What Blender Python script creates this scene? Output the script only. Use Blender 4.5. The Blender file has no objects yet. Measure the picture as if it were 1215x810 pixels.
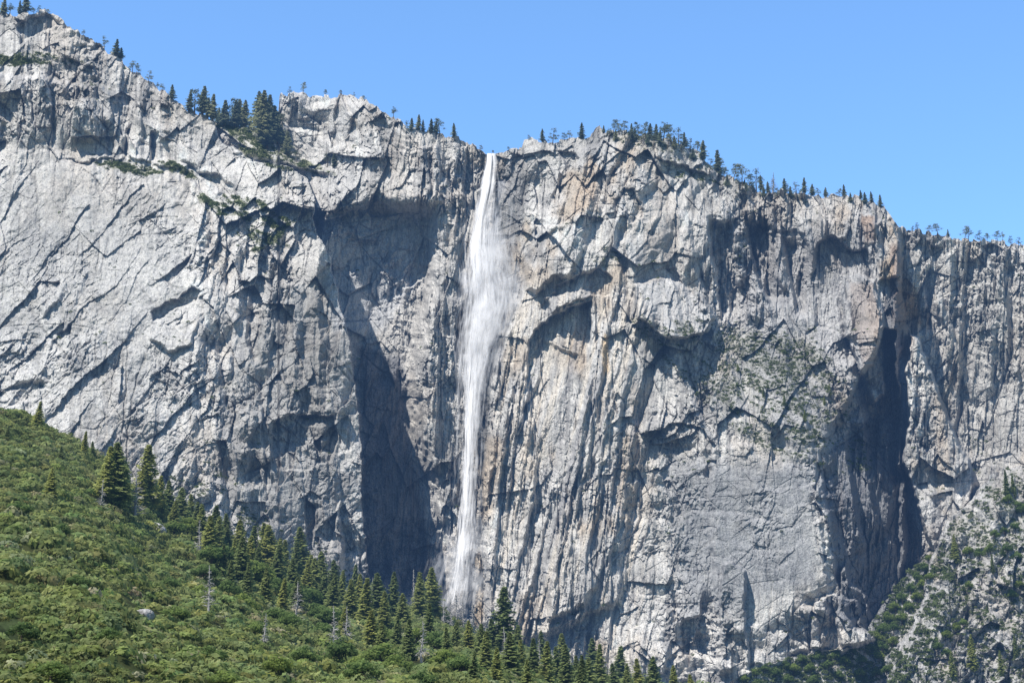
import bpy, math, time
import numpy as np
T0 = time.time()
rng = np.random.default_rng(7)
sc = bpy.context.scene
COL = sc.collection

# ------------------------------------------------------------------ camera
F = 2000.0; PITCH = math.radians(17.0); CZ = 2.0
cam = bpy.data.cameras.new("camera"); cam.sensor_width = 36; cam.lens = F/1215*36
cam.clip_start = 1; cam.clip_end = 60000
co = bpy.data.objects.new("camera", cam); COL.objects.link(co)
co.location = (0, 0, CZ); co.rotation_euler = (math.pi/2 + PITCH, 0, 0)
sc.camera = co
cp, sp_ = math.cos(PITCH), math.sin(PITCH)
def at(px, py, Y):
    """point of the place seen in direction (px,py) at ground distance Y"""
    a = (np.asarray(px, float)-607.5)/F; b = (405-np.asarray(py, float))/F
    dy = cp - b*sp_; dz = sp_ + b*cp
    t = Y/dy
    return np.stack([a*t, np.broadcast_to(Y, t.shape)*1.0, dz*t + CZ], -1)

# ------------------------------------------------------------------ light
SUN = np.array([-0.39, -0.46, 0.83]); SUN /= np.linalg.norm(SUN)
elev = math.asin(SUN[2]); azim = math.atan2(SUN[0], SUN[1])
sl = bpy.data.lights.new("sun", 'SUN'); sl.energy = 5.0; sl.angle = math.radians(0.5); sl.color = (1.0, 0.965, 0.91)
so = bpy.data.objects.new("sun", sl); COL.objects.link(so)
from mathutils import Vector
so.rotation_euler = Vector(-SUN).to_track_quat('-Z', 'Y').to_euler()
w = bpy.data.worlds.new("World"); sc.world = w; w.use_nodes = True
nt = w.node_tree; bg = nt.nodes["Background"]
sky = nt.nodes.new("ShaderNodeTexSky"); sky.sky_type = 'NISHITA'; sky.sun_disc = False
sky.sun_elevation = elev; sky.sun_rotation = azim % (2*math.pi)
sky.air_density = 1.0; sky.dust_density = 0.6; sky.ozone_density = 2.0; sky.altitude = 1300
SKYMIX = nt.nodes.new("ShaderNodeMix"); SKYMIX.data_type = 'RGBA'; SKYMIX.blend_type = 'MULTIPLY'
SKYMIX.inputs[0].default_value = 1.0; SKYMIX.inputs[7].default_value = (1.52, 1.98, 2.25, 1)
nt.links.new(sky.outputs[0], SKYMIX.inputs[6]); nt.links.new(SKYMIX.outputs[2], bg.inputs[0])
tc_ = nt.nodes.new("ShaderNodeTexCoord"); sx_ = nt.nodes.new("ShaderNodeSeparateXYZ"); nt.links.new(tc_.outputs["Generated"], sx_.inputs[0])
mr_ = nt.nodes.new("ShaderNodeMapRange"); mr_.inputs[1].default_value = -0.4; mr_.inputs[2].default_value = 0.75; mr_.inputs[3].default_value = 0.30; mr_.inputs[4].default_value = 1.0
nt.links.new(sx_.outputs[1], mr_.inputs[0])
vm_ = nt.nodes.new("ShaderNodeVectorMath"); vm_.operation = 'SCALE'; nt.links.new(SKYMIX.outputs[2], vm_.inputs[0]); nt.links.new(mr_.outputs[0], vm_.inputs[3]); nt.links.new(vm_.outputs[0], bg.inputs[0])
bg.inputs[1].default_value = 0.145
sc.view_settings.view_transform = 'Standard'; sc.view_settings.look = 'None'
sc.view_settings.exposure = 0; sc.view_settings.gamma = 1
sc.cycles.max_bounces = 4; sc.cycles.diffuse_bounces = 1; sc.cycles.transparent_max_bounces = 14

# ------------------------------------------------------------------ materials
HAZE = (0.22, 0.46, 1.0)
def mat(name, build, haze=10500.0, rough=0.95, leaf=False):
    """build(nt, geo) returns (colour socket, normal socket or None); distance haze by world position"""
    m = bpy.data.materials.new(name); m.use_nodes = True; t = m.node_tree
    b = t.nodes["Principled BSDF"]; out = t.nodes["Material Output"]
    b.inputs["Roughness"].default_value = rough; b.inputs["Specular IOR Level"].default_value = 0.15
    geo = t.nodes.new("ShaderNodeNewGeometry")
    c, n = build(t, geo)
    t.links.new(c, b.inputs["Base Color"])
    if n is not None: t.links.new(n, b.inputs["Normal"])
    surf = b.outputs[0]
    if leaf:       # sunlight also comes through the leaves
        tb_ = t.nodes.new("ShaderNodeBsdfTranslucent"); t.links.new(c, tb_.inputs[0]); ms = t.nodes.new("ShaderNodeMixShader"); ms.inputs[0].default_value = 0.55
        t.links.new(b.outputs[0], ms.inputs[1]); t.links.new(tb_.outputs[0], ms.inputs[2]); surf = ms.outputs[0]
    # aerial haze put into the surface as a blue glow, stronger with distance
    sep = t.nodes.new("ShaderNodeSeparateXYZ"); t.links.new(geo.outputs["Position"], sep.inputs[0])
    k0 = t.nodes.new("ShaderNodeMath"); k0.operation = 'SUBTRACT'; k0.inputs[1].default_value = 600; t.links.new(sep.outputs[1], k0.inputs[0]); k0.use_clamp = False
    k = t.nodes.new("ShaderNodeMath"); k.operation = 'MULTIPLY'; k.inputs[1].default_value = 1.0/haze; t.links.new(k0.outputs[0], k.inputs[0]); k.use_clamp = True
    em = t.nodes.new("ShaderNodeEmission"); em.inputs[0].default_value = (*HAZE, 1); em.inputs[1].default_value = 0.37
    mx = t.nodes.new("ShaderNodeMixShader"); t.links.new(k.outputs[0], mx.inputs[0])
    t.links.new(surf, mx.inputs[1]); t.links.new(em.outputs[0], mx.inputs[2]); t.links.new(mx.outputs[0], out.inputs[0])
    return m
def noise(t, geo, scale, detail=4, vec=None, rough=0.6):
    n = t.nodes.new("ShaderNodeTexNoise"); n.inputs["Scale"].default_value = scale; n.inputs["Detail"].default_value = detail
    n.inputs["Roughness"].default_value = rough
    t.links.new(vec or geo.outputs["Position"], n.inputs["Vector"]); return n.outputs["Fac"]
def ramp(t, fac, stops):
    r = t.nodes.new("ShaderNodeValToRGB"); t.links.new(fac, r.inputs[0]); e = r.color_ramp.elements
    while len(e) < len(stops): e.new(0.5)
    for el, (p, c) in zip(e, stops): el.position = p; el.color = (*c, 1) if len(c) == 3 else c
    return r.outputs[0]
def mul(t, a, b, f=1.0, mode='MULTIPLY'):
    m = t.nodes.new("ShaderNodeMix"); m.data_type = 'RGBA'; m.blend_type = mode
    if isinstance(f, float): m.inputs[0].default_value = f
    else: t.links.new(f, m.inputs[0])
    for i, v in ((6, a), (7, b)):
        if isinstance(v, tuple): m.inputs[i].default_value = (*v, 1)
        else: t.links.new(v, m.inputs[i])
    return m.outputs[2]
def attr(t, name):
    a = t.nodes.new("ShaderNodeAttribute"); a.attribute_name = name; return a.outputs["Color"]
def stretch(t, geo, s, rot=(0, 0, 0)):
    m = t.nodes.new("ShaderNodeMapping"); m.inputs["Scale"].default_value = s; m.inputs["Rotation"].default_value = rot
    t.links.new(geo.outputs["Position"], m.inputs[0]); return m.outputs[0]
def rock_build(t, geo):
    c = attr(t, "tint")
    c = mul(t, c, ramp(t, noise(t, geo, 0.7, 3, rough=0.75), [(0.32, (0.42, 0.42, 0.44)), (0.47, (1.03, 1.03, 1.04)), (0.72, (1.42, 1.42, 1.42))]))
    c = mul(t, c, ramp(t, noise(t, geo, 1.0, 3, stretch(t, geo, (0.30, 0.3, 0.03)), 0.7), [(0.30, (0.6, 0.6, 0.62)), (0.5, (1, 1, 1)), (0.7, (1.12, 1.10, 1.06))]))
    b = t.nodes.new("ShaderNodeBump"); b.inputs["Strength"].default_value = 0.9; b.inputs["Distance"].default_value = 1.6
    t.links.new(noise(t, geo, 0.4, 3, rough=0.7), b.inputs["Height"])
    return c, b.outputs[0]
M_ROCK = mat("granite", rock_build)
def leaf_build(lo, mid, hi):
    def f(t, geo):
        oi = t.nodes.new("ShaderNodeObjectInfo")
        c = ramp(t, noise(t, geo, 0.15, 2), [(0.3, lo), (0.5, mid), (0.7, hi)])
        c = mul(t, c, attr(t, "tint"))
        r = ramp(t, oi.outputs["Random"], [(0.0, (0.68, 0.74, 0.78)), (0.5, (0.98, 1.0, 1.0)), (1.0, (1.35, 1.22, 1.0))])
        return mul(t, c, r), None
    return f
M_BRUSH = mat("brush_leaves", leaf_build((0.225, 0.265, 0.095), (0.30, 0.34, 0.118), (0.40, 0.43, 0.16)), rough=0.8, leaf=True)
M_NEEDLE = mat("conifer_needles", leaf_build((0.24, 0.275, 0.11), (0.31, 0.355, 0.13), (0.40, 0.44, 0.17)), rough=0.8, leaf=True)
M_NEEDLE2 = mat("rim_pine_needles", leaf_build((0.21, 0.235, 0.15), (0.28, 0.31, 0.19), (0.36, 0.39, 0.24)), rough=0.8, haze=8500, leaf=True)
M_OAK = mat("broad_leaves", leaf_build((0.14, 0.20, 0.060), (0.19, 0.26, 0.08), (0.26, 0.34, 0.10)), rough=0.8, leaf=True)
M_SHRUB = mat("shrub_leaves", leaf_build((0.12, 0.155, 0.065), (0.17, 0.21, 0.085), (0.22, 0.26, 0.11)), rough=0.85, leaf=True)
M_BARK = mat("bark", lambda t, g: (ramp(t, noise(t, g, 0.8), [(0.3, (0.10, 0.075, 0.055)), (0.7, (0.20, 0.16, 0.12))]), None))
M_DEAD = mat("dead_wood", lambda t, g: (ramp(t, noise(t, g, 0.8), [(0.3, (0.36, 0.34, 0.31)), (0.7, (0.52, 0.49, 0.46))]), None))
M_SOIL = mat("soil", lambda t, g: (mul(t, attr(t, "tint"), ramp(t, noise(t, g, 0.25, 7), [(0.3, (0.5, 0.5, 0.5)), (0.7, (1.3, 1.3, 1.3))])), None))
M_GROUND = mat("meadow", lambda t, g: (ramp(t, noise(t, g, 0.02, 8), [(0.3, (0.05, 0.07, 0.025)), (0.7, (0.14, 0.14, 0.07))]), None), haze=60000)

# ------------------------------------------------------------------ noise in numpy
_tab = np.random.default_rng(11).random((64, 256, 256)).astype(np.float32)
def vnoise(x, y, s=0):
    T = _tab[s % 64]
    xi = np.floor(x).astype(np.int32); yi = np.floor(y).astype(np.int32)
    fx = (x-xi).astype(np.float32); fy = (y-yi).astype(np.float32)
    fx = fx*fx*(3-2*fx); fy = fy*fy*(3-2*fy)
    x0 = xi & 255; x1 = (xi+1) & 255; y0 = yi & 255; y1 = (yi+1) & 255
    return ((T[x0, y0]*(1-fx)+T[x1, y0]*fx)*(1-fy) + (T[x0, y1]*(1-fx)+T[x1, y1]*fx)*fy)*2-1
def fbm(x, y, s=0, o=4, g=0.5):
    r = 0; a = 1; t = 0
    for i in range(o):
        r = r + a*vnoise(x*2**i+17.3*i, y*2**i+9.1*i, s+i*5); t += a; a *= g
    return r/t
def ridged(x, y, s=0, o=4, g=0.55):
    r = 0; a = 1; t = 0
    for i in range(o):
        r = r + a*(1-2*np.abs(vnoise(x*2**i+7.3*i, y*2**i+3.1*i, s+i*5))); t += a; a *= g
    return r/t
def voro(x, y, s=0, jit=0.9):
    """nearest cell: F1, F2, vector to its centre, three random numbers of the cell"""
    T = _tab
    xi = np.floor(x).astype(np.int32); yi = np.floor(y).astype(np.int32)
    f1 = np.full(x.shape, 9e9, np.float32); f2 = f1.copy()
    dx1 = np.zeros_like(f1); dy1 = np.zeros_like(f1); ix = np.zeros_like(xi); iy = np.zeros_like(yi)
    for ox in (-1, 0, 1):
        for oy in (-1, 0, 1):
            cx = xi+ox; cy = yi+oy
            jx = T[s % 64][cx & 255, cy & 255]; jy = T[(s+1) % 64][cx & 255, cy & 255]
            dx = (x-(cx+0.5+(jx-0.5)*jit)).astype(np.float32); dy = (y-(cy+0.5+(jy-0.5)*jit)).astype(np.float32)
            d = dx*dx+dy*dy
            n = d < f1
            f2 = np.where(n, f1, np.minimum(f2, d)); f1 = np.where(n, d, f1)
            dx1 = np.where(n, dx, dx1); dy1 = np.where(n, dy, dy1); ix = np.where(n, cx, ix); iy = np.where(n, cy, iy)
    ix &= 255; iy &= 255
    return np.sqrt(f1), np.sqrt(f2), dx1, dy1, T[(s+2) % 64][ix, iy]*2-1, T[(s+3) % 64][ix, iy]*2-1, T[(s+4) % 64][ix, iy]*2-1
def facets(X, Y, sx, sy, rot, s, tilt=0.5, step=0.15, up=0.0):
    """broken slabs: every cell is a tilted plane (metres of relief)"""
    c, n = math.cos(rot), math.sin(rot)
    a = (X*c+Y*n); b = (-X*n+Y*c)
    f1, f2, dx, dy, r1, r2, r3 = voro(a/sx, b/sy, s)
    m = min(sx, sy)
    return (r1*tilt*dx*sx + (r2*tilt+up)*dy*sy*0.6 + r3*step*m), f2-f1
def sstep(a, b, x):
    t = np.clip((x-a)/(b-a), 0, 1); return t*t*(3-2*t)
def curve(pts, x):
    p = np.array(pts, float); return np.interp(x, p[:, 0], p[:, 1])
def grid_interp(xs, ys, tab, X, Y):
    """smooth interpolation of a coarse table"""
    xs = np.array(xs, float); ys = np.array(ys, float); tab = np.array(tab, float)
    def idx(v, g):
        i = np.clip(np.searchsorted(g, v)-1, 0, len(g)-2); f = np.clip((v-g[i])/(g[i+1]-g[i]), -0.5, 1.5); return i, f
    i, fx = idx(X, xs); j, fy = idx(Y, ys)
    return (tab[j, i]*(1-fx)+tab[j, i+1]*fx)*(1-fy)+(tab[j+1, i]*(1-fx)+tab[j+1, i+1]*fx)*fy
def poly_sd(X, Y, pts):
    """signed distance, positive inside"""
    p = np.array(pts, float); n = len(p); d = np.full(X.shape, 1e18); ins = np.zeros(X.shape, bool)
    for i in range(n):
        a = p[i]; b = p[(i+1) % n]; ex, ey = b-a
        wx = X-a[0]; wy = Y-a[1]
        t = np.clip((wx*ex+wy*ey)/(ex*ex+ey*ey), 0, 1)
        d = np.minimum(d, (wx-ex*t)**2+(wy-ey*t)**2)
        c = (a[1] <= Y) != (b[1] <= Y)
        with np.errstate(divide='ignore', invalid='ignore'):
            ins ^= c & (X < (b[0]-a[0])*(Y-a[1])/(b[1]-a[1] if b[1] != a[1] else 1e-9)+a[0])
    return np.where(ins, 1, -1)*np.sqrt(d)

# ------------------------------------------------------------------ mesh helpers
def new_obj(name, verts, quads, m, parent=None, tris=None, tint=None, smooth=False):
    me = bpy.data.meshes.new(name)
    verts = np.ascontiguousarray(verts, np.float32)
    nq = 0 if quads is None else len(quads); ntr = 0 if tris is None else len(tris)
    me.vertices.add(len(verts)); me.vertices.foreach_set("co", verts.ravel())
    loops = []
    if nq: loops.append(np.asarray(quads, np.int32).ravel())
    if ntr: loops.append(np.asarray(tris, np.int32).ravel())
    loops = np.concatenate(loops); me.loops.add(len(loops)); me.loops.foreach_set("vertex_index", loops)
    st = np.concatenate([np.arange(nq)*4, nq*4+np.arange(ntr)*3]).astype(np.int32)
    me.polygons.add(nq+ntr); me.polygons.foreach_set("loop_start", st)
    me.polygons.foreach_set("use_smooth", np.full(nq+ntr, smooth))
    me.update(calc_edges=True)
    if tint is not None:
        a = me.attributes.new("tint", 'FLOAT_COLOR', 'POINT')
        c = np.ones((len(verts), 4), np.float32); c[:, :3] = tint; a.data.foreach_set("color", c.ravel())
    me.materials.append(m)
    o = bpy.data.objects.new(name, me); COL.objects.link(o)
    if parent: o.parent = parent
    return o
def gridfaces(nr, nc):
    i = np.arange(nr-1)[:, None]*nc+np.arange(nc-1)[None, :]; i = i.ravel()
    return np.stack([i, i+nc, i+nc+1, i+1], -1)
def tag(o, label=None, cat=None, group=None, kind=None):
    if label: o["label"] = label
    if cat: o["category"] = cat
    if group: o["group"] = group
    if kind: o["kind"] = kind
    return o

# ================================================================== THE CLIFF
SKY = [(-120, -40), (-40, 0), (0, 16), (20, 20), (30, 14), (60, 12), (75, 25), (95, 38), (115, 50), (128, 62), (145, 74), (160, 86), (180, 98), (200, 113),
       (218, 126), (232, 134), (250, 142), (300, 152), (322, 156), (329, 150), (332, 113), (345, 110), (385, 114), (402, 115), (420, 111), (440, 122), (460, 134),
       (470, 141), (490, 152), (510, 158), (530, 163), (545, 165), (560, 170), (574, 178), (579, 183), (588, 183), (592, 179), (606, 176), (619, 177), (622, 167), (640, 166),
       (660, 168), (690, 165), (703, 156), (712, 151), (730, 155), (752, 158), (775, 163), (792, 163), (812, 174), (830, 181), (838, 196), (850, 204), (870, 213),
       (890, 220), (905, 226), (935, 229), (960, 231), (990, 231), (1010, 234), (1035, 240), (1050, 248), (1060, 258), (1067, 270), (1090, 273), (1120, 278),
       (1140, 283), (1180, 287), (1215, 290), (1335, 300)]
def skyline(px):
    s = curve(SKY, px)
    j = 2.2*vnoise(px/9, px*0+3, 3)+1.6*vnoise(px/3.2, px*0+8, 4)
    f, _, _, _, r, _, _ = voro(px/7.0, px*0+0.5, 9)
    j = j + 2.2*r
    lip = np.exp(-((px-583)/7)**2)
    return s + j*(1-lip)
NX, NY = 1560, 1000
pxs = np.linspace(-120, 1335, NX); BOT = 840.0
sk = skyline(pxs)
tt = np.linspace(0, 1, NY)
PX = np.broadcast_to(pxs[None, :], (NY, NX)).copy()
PY = sk[None, :] + (BOT-sk[None, :])*tt[:, None]
# ragged coordinates: the outlines of the large shapes wander with the rock
WX = PX + 7*fbm(PX/45, PY/60, 1, 4) + 2.0*vnoise(PX/5, PY/9, 6)
WY = PY + 9*fbm(PX/40, PY/50, 21, 4) + 2.5*vnoise(PX/7, PY/6, 12)
WX2 = PX + 4.5*fbm(PX/24, PY/34, 31, 4, 0.6)+1.2*vnoise(PX/4, PY/6, 58); WY2 = PY + 5*fbm(PX/20, PY/24, 33, 4, 0.6)+1.5*vnoise(PX/5, PY/4, 59)

XS = [-120, 0, 100, 200, 300, 380, 440, 500, 560, 620, 680, 740, 800, 860, 920, 980, 1040, 1080, 1140, 1215, 1335]
YS = [-40, 100, 180, 260, 340, 420, 500, 600, 700, 840]
MAIN = [
 [300]*21,
 [300]*6+[190, 170, 170, 180, 190, 190, 220, 250, 270, 270, 290, 380, 420, 440, 460],
 [260]*6+[150, 130, 155, 150, 130, 120, 150, 190, 220, 240, 260, 330, 370, 390, 400],
 [200]*6+[150, 105, 130, 130, 90, 80, 100, 120, 150, 160, 150, 275, 305, 320, 335],
 [160]*6+[140, 88, 112, 112, 60, 55, 70, 110, 130, 135, 125, 230, 250, 250, 270],
 [140]*6+[120, 72, 95, 80, 45, 35, 30, 60, 80, 90, 95, 230, 245, 250, 260],
 [120]*6+[110, 58, 80, 55, 30, 15, 0, 0, 10, 30, 60, 215, 240, 240, 240],
 [100]*6+[95, 40, 62, 40, 15, 0, -12, -18, -18, -15, 20, 190, 225, 220, 220],
 [80]*6+[75, 18, 42, 20, -5, -22, -32, -38, -38, -35, 0, 150, 190, 190, 190],
 [40]*6+[30, -10, 10, -10, -35, -55, -65, -70, -70, -68, -40, -30, -40, -40, -40]]
MAIN = np.array(MAIN, float); MAIN = np.insert(MAIN, XS.index(1040)+1, MAIN[:, XS.index(1040)]+12, axis=1); XS.insert(XS.index(1040)+1, 1068)
D = grid_interp(XS, YS, MAIN, WX*0.5+PX*0.5, PY)

# --- left dome (in front of the main wall)
DOMEP = [(-200, -80), (60, -80), (235, 100), (262, 168), (300, 190), (345, 200), (365, 214), (377, 240), (371, 262), (385, 290), (396, 330), (408, 370),
         (416, 420), (424, 480), (428, 560), (431, 620), (437, 670), (441, 720), (445, 900), (-200, 900)]
DXS = [-120, 0, 100, 200, 260, 300, 340, 380, 430, 500]
DYS = [-40, 60, 120, 190, 260, 340, 420, 500, 600, 700, 840]
DOME = np.array([
 [330, 300, 310, 330, 350, 360, 380, 400, 430, 450],
 [260, 245, 250, 300, 310, 320, 330, 340, 340, 360],
 [215, 205, 205, 240, 262, 270, 270, 270, 270, 290],
 [190, 180, 180, 195, 200, 190, 180, 175, 170, 190],
 [140, 130, 128, 135, 138, 140, 140, 142, 150, 180],
 [80, 72, 70, 78, 82, 90, 102, 112, 128, 160],
 [30, 22, 20, 30, 38, 50, 68, 86, 108, 140],
 [-15, -22, -22, -10, 4, 20, 38, 60, 88, 120],
 [-70, -76, -72, -52, -34, -10, 8, 32, 62, 100],
 [-110, -120, -110, -88, -64, -38, -14, 8, 40, 80],
 [-170, -180, -160, -130, -100, -70, -50, -25, 10, 50]], float)-110
dome = grid_interp(DXS, DYS, DOME, WX2, WY2)
sdD = poly_sd(WX2, WY2, DOMEP)
mD = sdD > 0

def slab(pts, h, soft=4, tx=0.0, ty=0.0, fade=None, X=None, Y=None):
    """push a patch of the wall towards the valley by h metres (negative: a recess); tx, ty tilt it"""
    global D
    X = WX2 if X is None else X; Y = WY2 if Y is None else Y
    p = np.array(pts, float); mg = soft+12
    c0 = np.searchsorted(pxs, p[:, 0].min()-mg); c1 = np.searchsorted(pxs, p[:, 0].max()+mg)
    xs = X[:, c0:c1]; ys = Y[:, c0:c1]
    rsel = np.where(((ys > p[:, 1].min()-mg) & (ys < p[:, 1].max()+mg)).any(1))[0]
    if not len(rsel): return
    r0, r1 = rsel[0], rsel[-1]+1
    xs = xs[r0:r1]; ys = ys[r0:r1]
    sd = poly_sd(xs, ys, pts); m = sstep(0, soft, sd)
    cx, cy = p.mean(0)
    v = h + tx*(xs-cx) + ty*(ys-cy)
    if fade:
        (ax, ay), (bx, by) = fade      # full at a, nothing at b
        L2 = (bx-ax)**2+(by-ay)**2
        v = v*(1-np.clip(((xs-ax)*(bx-ax)+(ys-ay)*(by-ay))/L2, 0, 1))
    D[r0:r1, c0:c1] -= v*m
def line(pts, h, wl, wr, p=1.0, taper=0.15):
    """a rib (h>0) or a gully (h<0) along a line drawn from top to bottom; wl, wr its widths left and right"""
    global D
    pts = np.array(pts, float); mg = max(wl, wr)+10
    c0 = np.searchsorted(pxs, pts[:, 0].min()-mg); c1 = np.searchsorted(pxs, pts[:, 0].max()+mg)
    X = WX2[:, c0:c1]; Y = WY2[:, c0:c1]
    xc = np.interp(Y, pts[:, 1], pts[:, 0]); y0, y1 = pts[0, 1], pts[-1, 1]
    d = X-xc; k = np.where(d < 0, -d/wl, d/wr)
    prof = np.clip(1-k, 0, 1)**p
    L = (y1-y0)*taper
    D[:, c0:c1] -= h*prof*sstep(y0, y0+L, Y)*(1-sstep(y1-L, y1, Y))

# --- features of the main wall -----------------------------------------------
# recess behind the dome's edge and the alcove above it
#slab([(370, 205), (500, 205), (506, 300), (500, 380), (480, 520), (500, 600), (520, 700), (528, 760), (380, 760), (380, 400), (360, 300)], -62, 22, ty=-0.11)
slab([(372, 196), (498, 200), (502, 250), (470, 246), (446, 226), (430, 240), (390, 256), (374, 258)], 8, 5, ty=0.32)
slab([(434, 276), (470, 262), (492, 300), (470, 330), (450, 312)], 9, 10, ty=0.3)
slab([(395, 330), (470, 345), (490, 352), (470, 372), (400, 350)], 8, 5, ty=0.3)
# pillar between the recess and the fall
line([(506, 178), (508, 240), (506, 300), (512, 380), (506, 470), (498, 560), (520, 700)], 12, 10, 44, 0.9)
slab([(496, 176), (520, 170), (524, 240), (520, 330), (500, 330)], 10, 4)
slab([(530, 168), (556, 172), (552, 240), (540, 300), (528, 250)], 9, 6, tx=0.1)
line([(545, 170), (540, 240), (530, 330), (528, 420), (525, 540)], -5, 9, 7)
line([(565, 180), (558, 240), (548, 330), (540, 420), (540, 560), (530, 700)], -5, 12, 16)
line([(610, 190), (600, 260), (592, 330), (578, 430), (566, 560), (560, 700)], -6, 30, 20)
# big buttress right of the fall
slab([(690, 172), (706, 166), (760, 180), (800, 260), (780, 420), (760, 560), (740, 720), (600, 780), (570, 740), (567, 640), (572, 520), (578, 450), (592, 396), (612, 350),
      (622, 312), (640, 262), (662, 218)], 24, 12, tx=-0.15)
slab([(690, 180), (720, 170), (726, 230), (700, 280), (680, 330), (660, 330), (640, 350), (622, 345), (640, 280), (664, 222)], 13, 8, ty=0.14)
# stepped arches (shade below each)
slab([(640, 372), (662, 336), (690, 322), (712, 316), (728, 330), (726, 350), (700, 352), (676, 350), (655, 372)], -19, 3, fade=((690, 320), (680, 385)))
slab([(622, 440), (626, 402), (638, 388), (660, 370), (684, 362), (704, 356), (704, 386), (700, 430), (660, 470), (640, 500), (618, 500)], -30, 3, fade=((660, 366), (645, 520)))
slab([(622, 500), (622, 440), (640, 400), (690, 420), (684, 470), (662, 560), (640, 620), (626, 560)], -7, 6, tx=-0.08)
slab([(648, 352), (676, 344), (702, 340), (706, 352), (680, 360), (655, 374)], 10, 3, ty=0.4)
# central rib with pale flutes
slab([(716, 372), (740, 380), (760, 420), (764, 520), (740, 640), (700, 720), (650, 740), (640, 690), (664, 590), (690, 480), (702, 420)], 14, 10, tx=-0.2)
for k, (a, b, c, d, h) in enumerate([(708, 430, 640, 700, 9), (718, 410, 676, 640, 8), (700, 450, 655, 700, 7), (727, 420, 705, 600, 8), (640, 560, 600, 740, 9), (610, 420, 583, 700, 10),
        (622, 400, 598, 640, 8), (595, 430, 575, 620, 8), (660, 560, 618, 730, 8), (688, 560, 665, 700, 7), (735, 500, 712, 700, 6)]):
    line([(a, b), ((a+c)/2+3*math.sin(k), (b+d)/2), (c, d)], h, 6, 3.0)
# white slab with the black crack below it
slab([(752, 338), (782, 330), (806, 334), (838, 352), (850, 372), (842, 394), (812, 402), (790, 404), (772, 390), (756, 380)], 30, 4, ty=0.36, tx=0.05)
slab([(788, 320), (800, 318), (812, 338), (808, 354), (798, 340)], -12, 2)
slab([(728, 236), (740, 222), (752, 224), (758, 236), (764, 250), (764, 262), (748, 268), (742, 252), (730, 262)], -16, 3, fade=((742, 226), (738, 300)))
slab([(800, 215), (820, 220), (830, 300), (812, 330), (800, 300)], 6, 8, tx=0.1, ty=.1)
line([(742, 250), (734, 290), (744, 330), (750, 380), (762, 400)], -12, 8, 8)
# roof band under the rim
slab([(774, 166), (800, 166), (828, 182), (842, 204), (826, 204), (800, 194), (778, 186)], 14, 3, ty=0.1)
slab([(660, 178), (680, 176), (690, 186), (680, 205), (672, 200)], -12, 3)
# dark vertical clefts of the upper right wall
line([(842, 250), (846, 300), (856, 340), (858, 384)], -42, 4, 32)
line([(882, 250), (890, 290), (902, 330), (916, 366)], -44, 4, 28)
line([(930, 280), (940, 330), (950, 380)], -32, 5, 24)
line([(866, 250), (872, 300), (880, 350)], 12, 12, 5)
line([(912, 250), (920, 300), (930, 350)], 14, 14, 5)
line([(955, 240), (962, 300), (972, 350)], 12, 14, 7)
slab([(842, 262), (870, 258), (884, 268), (900, 262), (925, 272), (940, 268), (958, 276), (968, 320), (962, 380), (930, 372), (905, 366), (870, 350), (852, 320)], -14, 6, fade=((900, 262), (900, 400)))
line([(874, 262), (878, 300), (884, 345)], 14, 10, 4); line([(922, 268), (928, 310), (934, 350)], 14, 11, 4)
slab([(1032, 262), (1058, 262), (1070, 285), (1069, 330), (1042, 334)], 20, 4, tx=0.2)
# notch wall below the rim at the nose, brown tower in front
slab([(968, 286), (990, 276), (1012, 296), (1030, 292), (1038, 330), (1036, 380), (1000, 400), (968, 390), (958, 330)], -27, 5, fade=((990, 280), (990, 440)))
slab([(982, 262), (1000, 258), (1012, 270), (1004, 284), (986, 284)], 10, 3, ty=0.3)
slab([(1016, 248), (1040, 252), (1052, 270), (1044, 292), (1018, 290)], 6, 3)
slab([(996, 326), (1018, 322), (1040, 330), (1050, 372), (1052, 392), (1050, 470), (1036, 480), (1018, 440), (1002, 400)], 34, 4, ty=0.10, tx=0.15)
slab([(1004, 392), (1052, 386), (1054, 470), (1036, 482), (1024, 440)], 12, 5)
# ledge slope covered with shrubs
slab([(820, 372), (900, 368), (990, 380), (1010, 420), (1004, 480), (990, 540), (950, 545), (900, 500), (820, 440)], 0, 20, ty=0.12)
# dihedral on the lower right: big flat face, its edge, and the deep alcove beyond
slab([(838, 530), (900, 520), (966, 540), (972, 560), (980, 640), (986, 690), (990, 740), (930, 790), (850, 800), (842, 640)], 10, 8, tx=0.02)
slab([(970, 536), (986, 505), (1004, 470), (1026, 432), (1042, 400), (1048, 388), (1067, 388), (1076, 440), (1074, 500), (1068, 550), (1082, 592), (1112, 655), (1090, 700), (1050, 760), (1010, 745), (990, 695), (982, 640), (976, 580)], -84, 7, tx=-1.25)
line([(1040, 540), (1050, 600), (1052, 680)], 10, 10, 6)
line([(1000, 500), (1010, 590), (1026, 660)], 22, 16, 5); line([(1022, 470), (1030, 570), (1046, 650)], 20, 14, 5); line([(1044, 430), (1050, 520), (1062, 610)], 18, 12, 5)
slab([(994, 680), (1004, 665), (1012, 690), (1030, 700), (1040, 760), (1000, 770), (990, 740)], 44, 5, tx=0.3)
slab([(962, 715), (984, 700), (1020, 712), (1035, 762), (1000, 775), (960, 770)], 20, 4)
# small arch
slab([(770, 528), (782, 508), (806, 500), (834, 506), (850, 530), (846, 550), (820, 560), (790, 570), (768, 560)], -12, 2, fade=((808, 500), (808, 590)))
slab([(838, 548), (850, 544), (852, 556), (842, 572), (836, 562)], -9, 2)
# pillar with its wedge of shadow
slab([(858, 668), (872, 664), (884, 676), (887, 730), (894, 800), (850, 820), (852, 740)], 26, 4, fade=((870, 660), (870, 900)))
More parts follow.
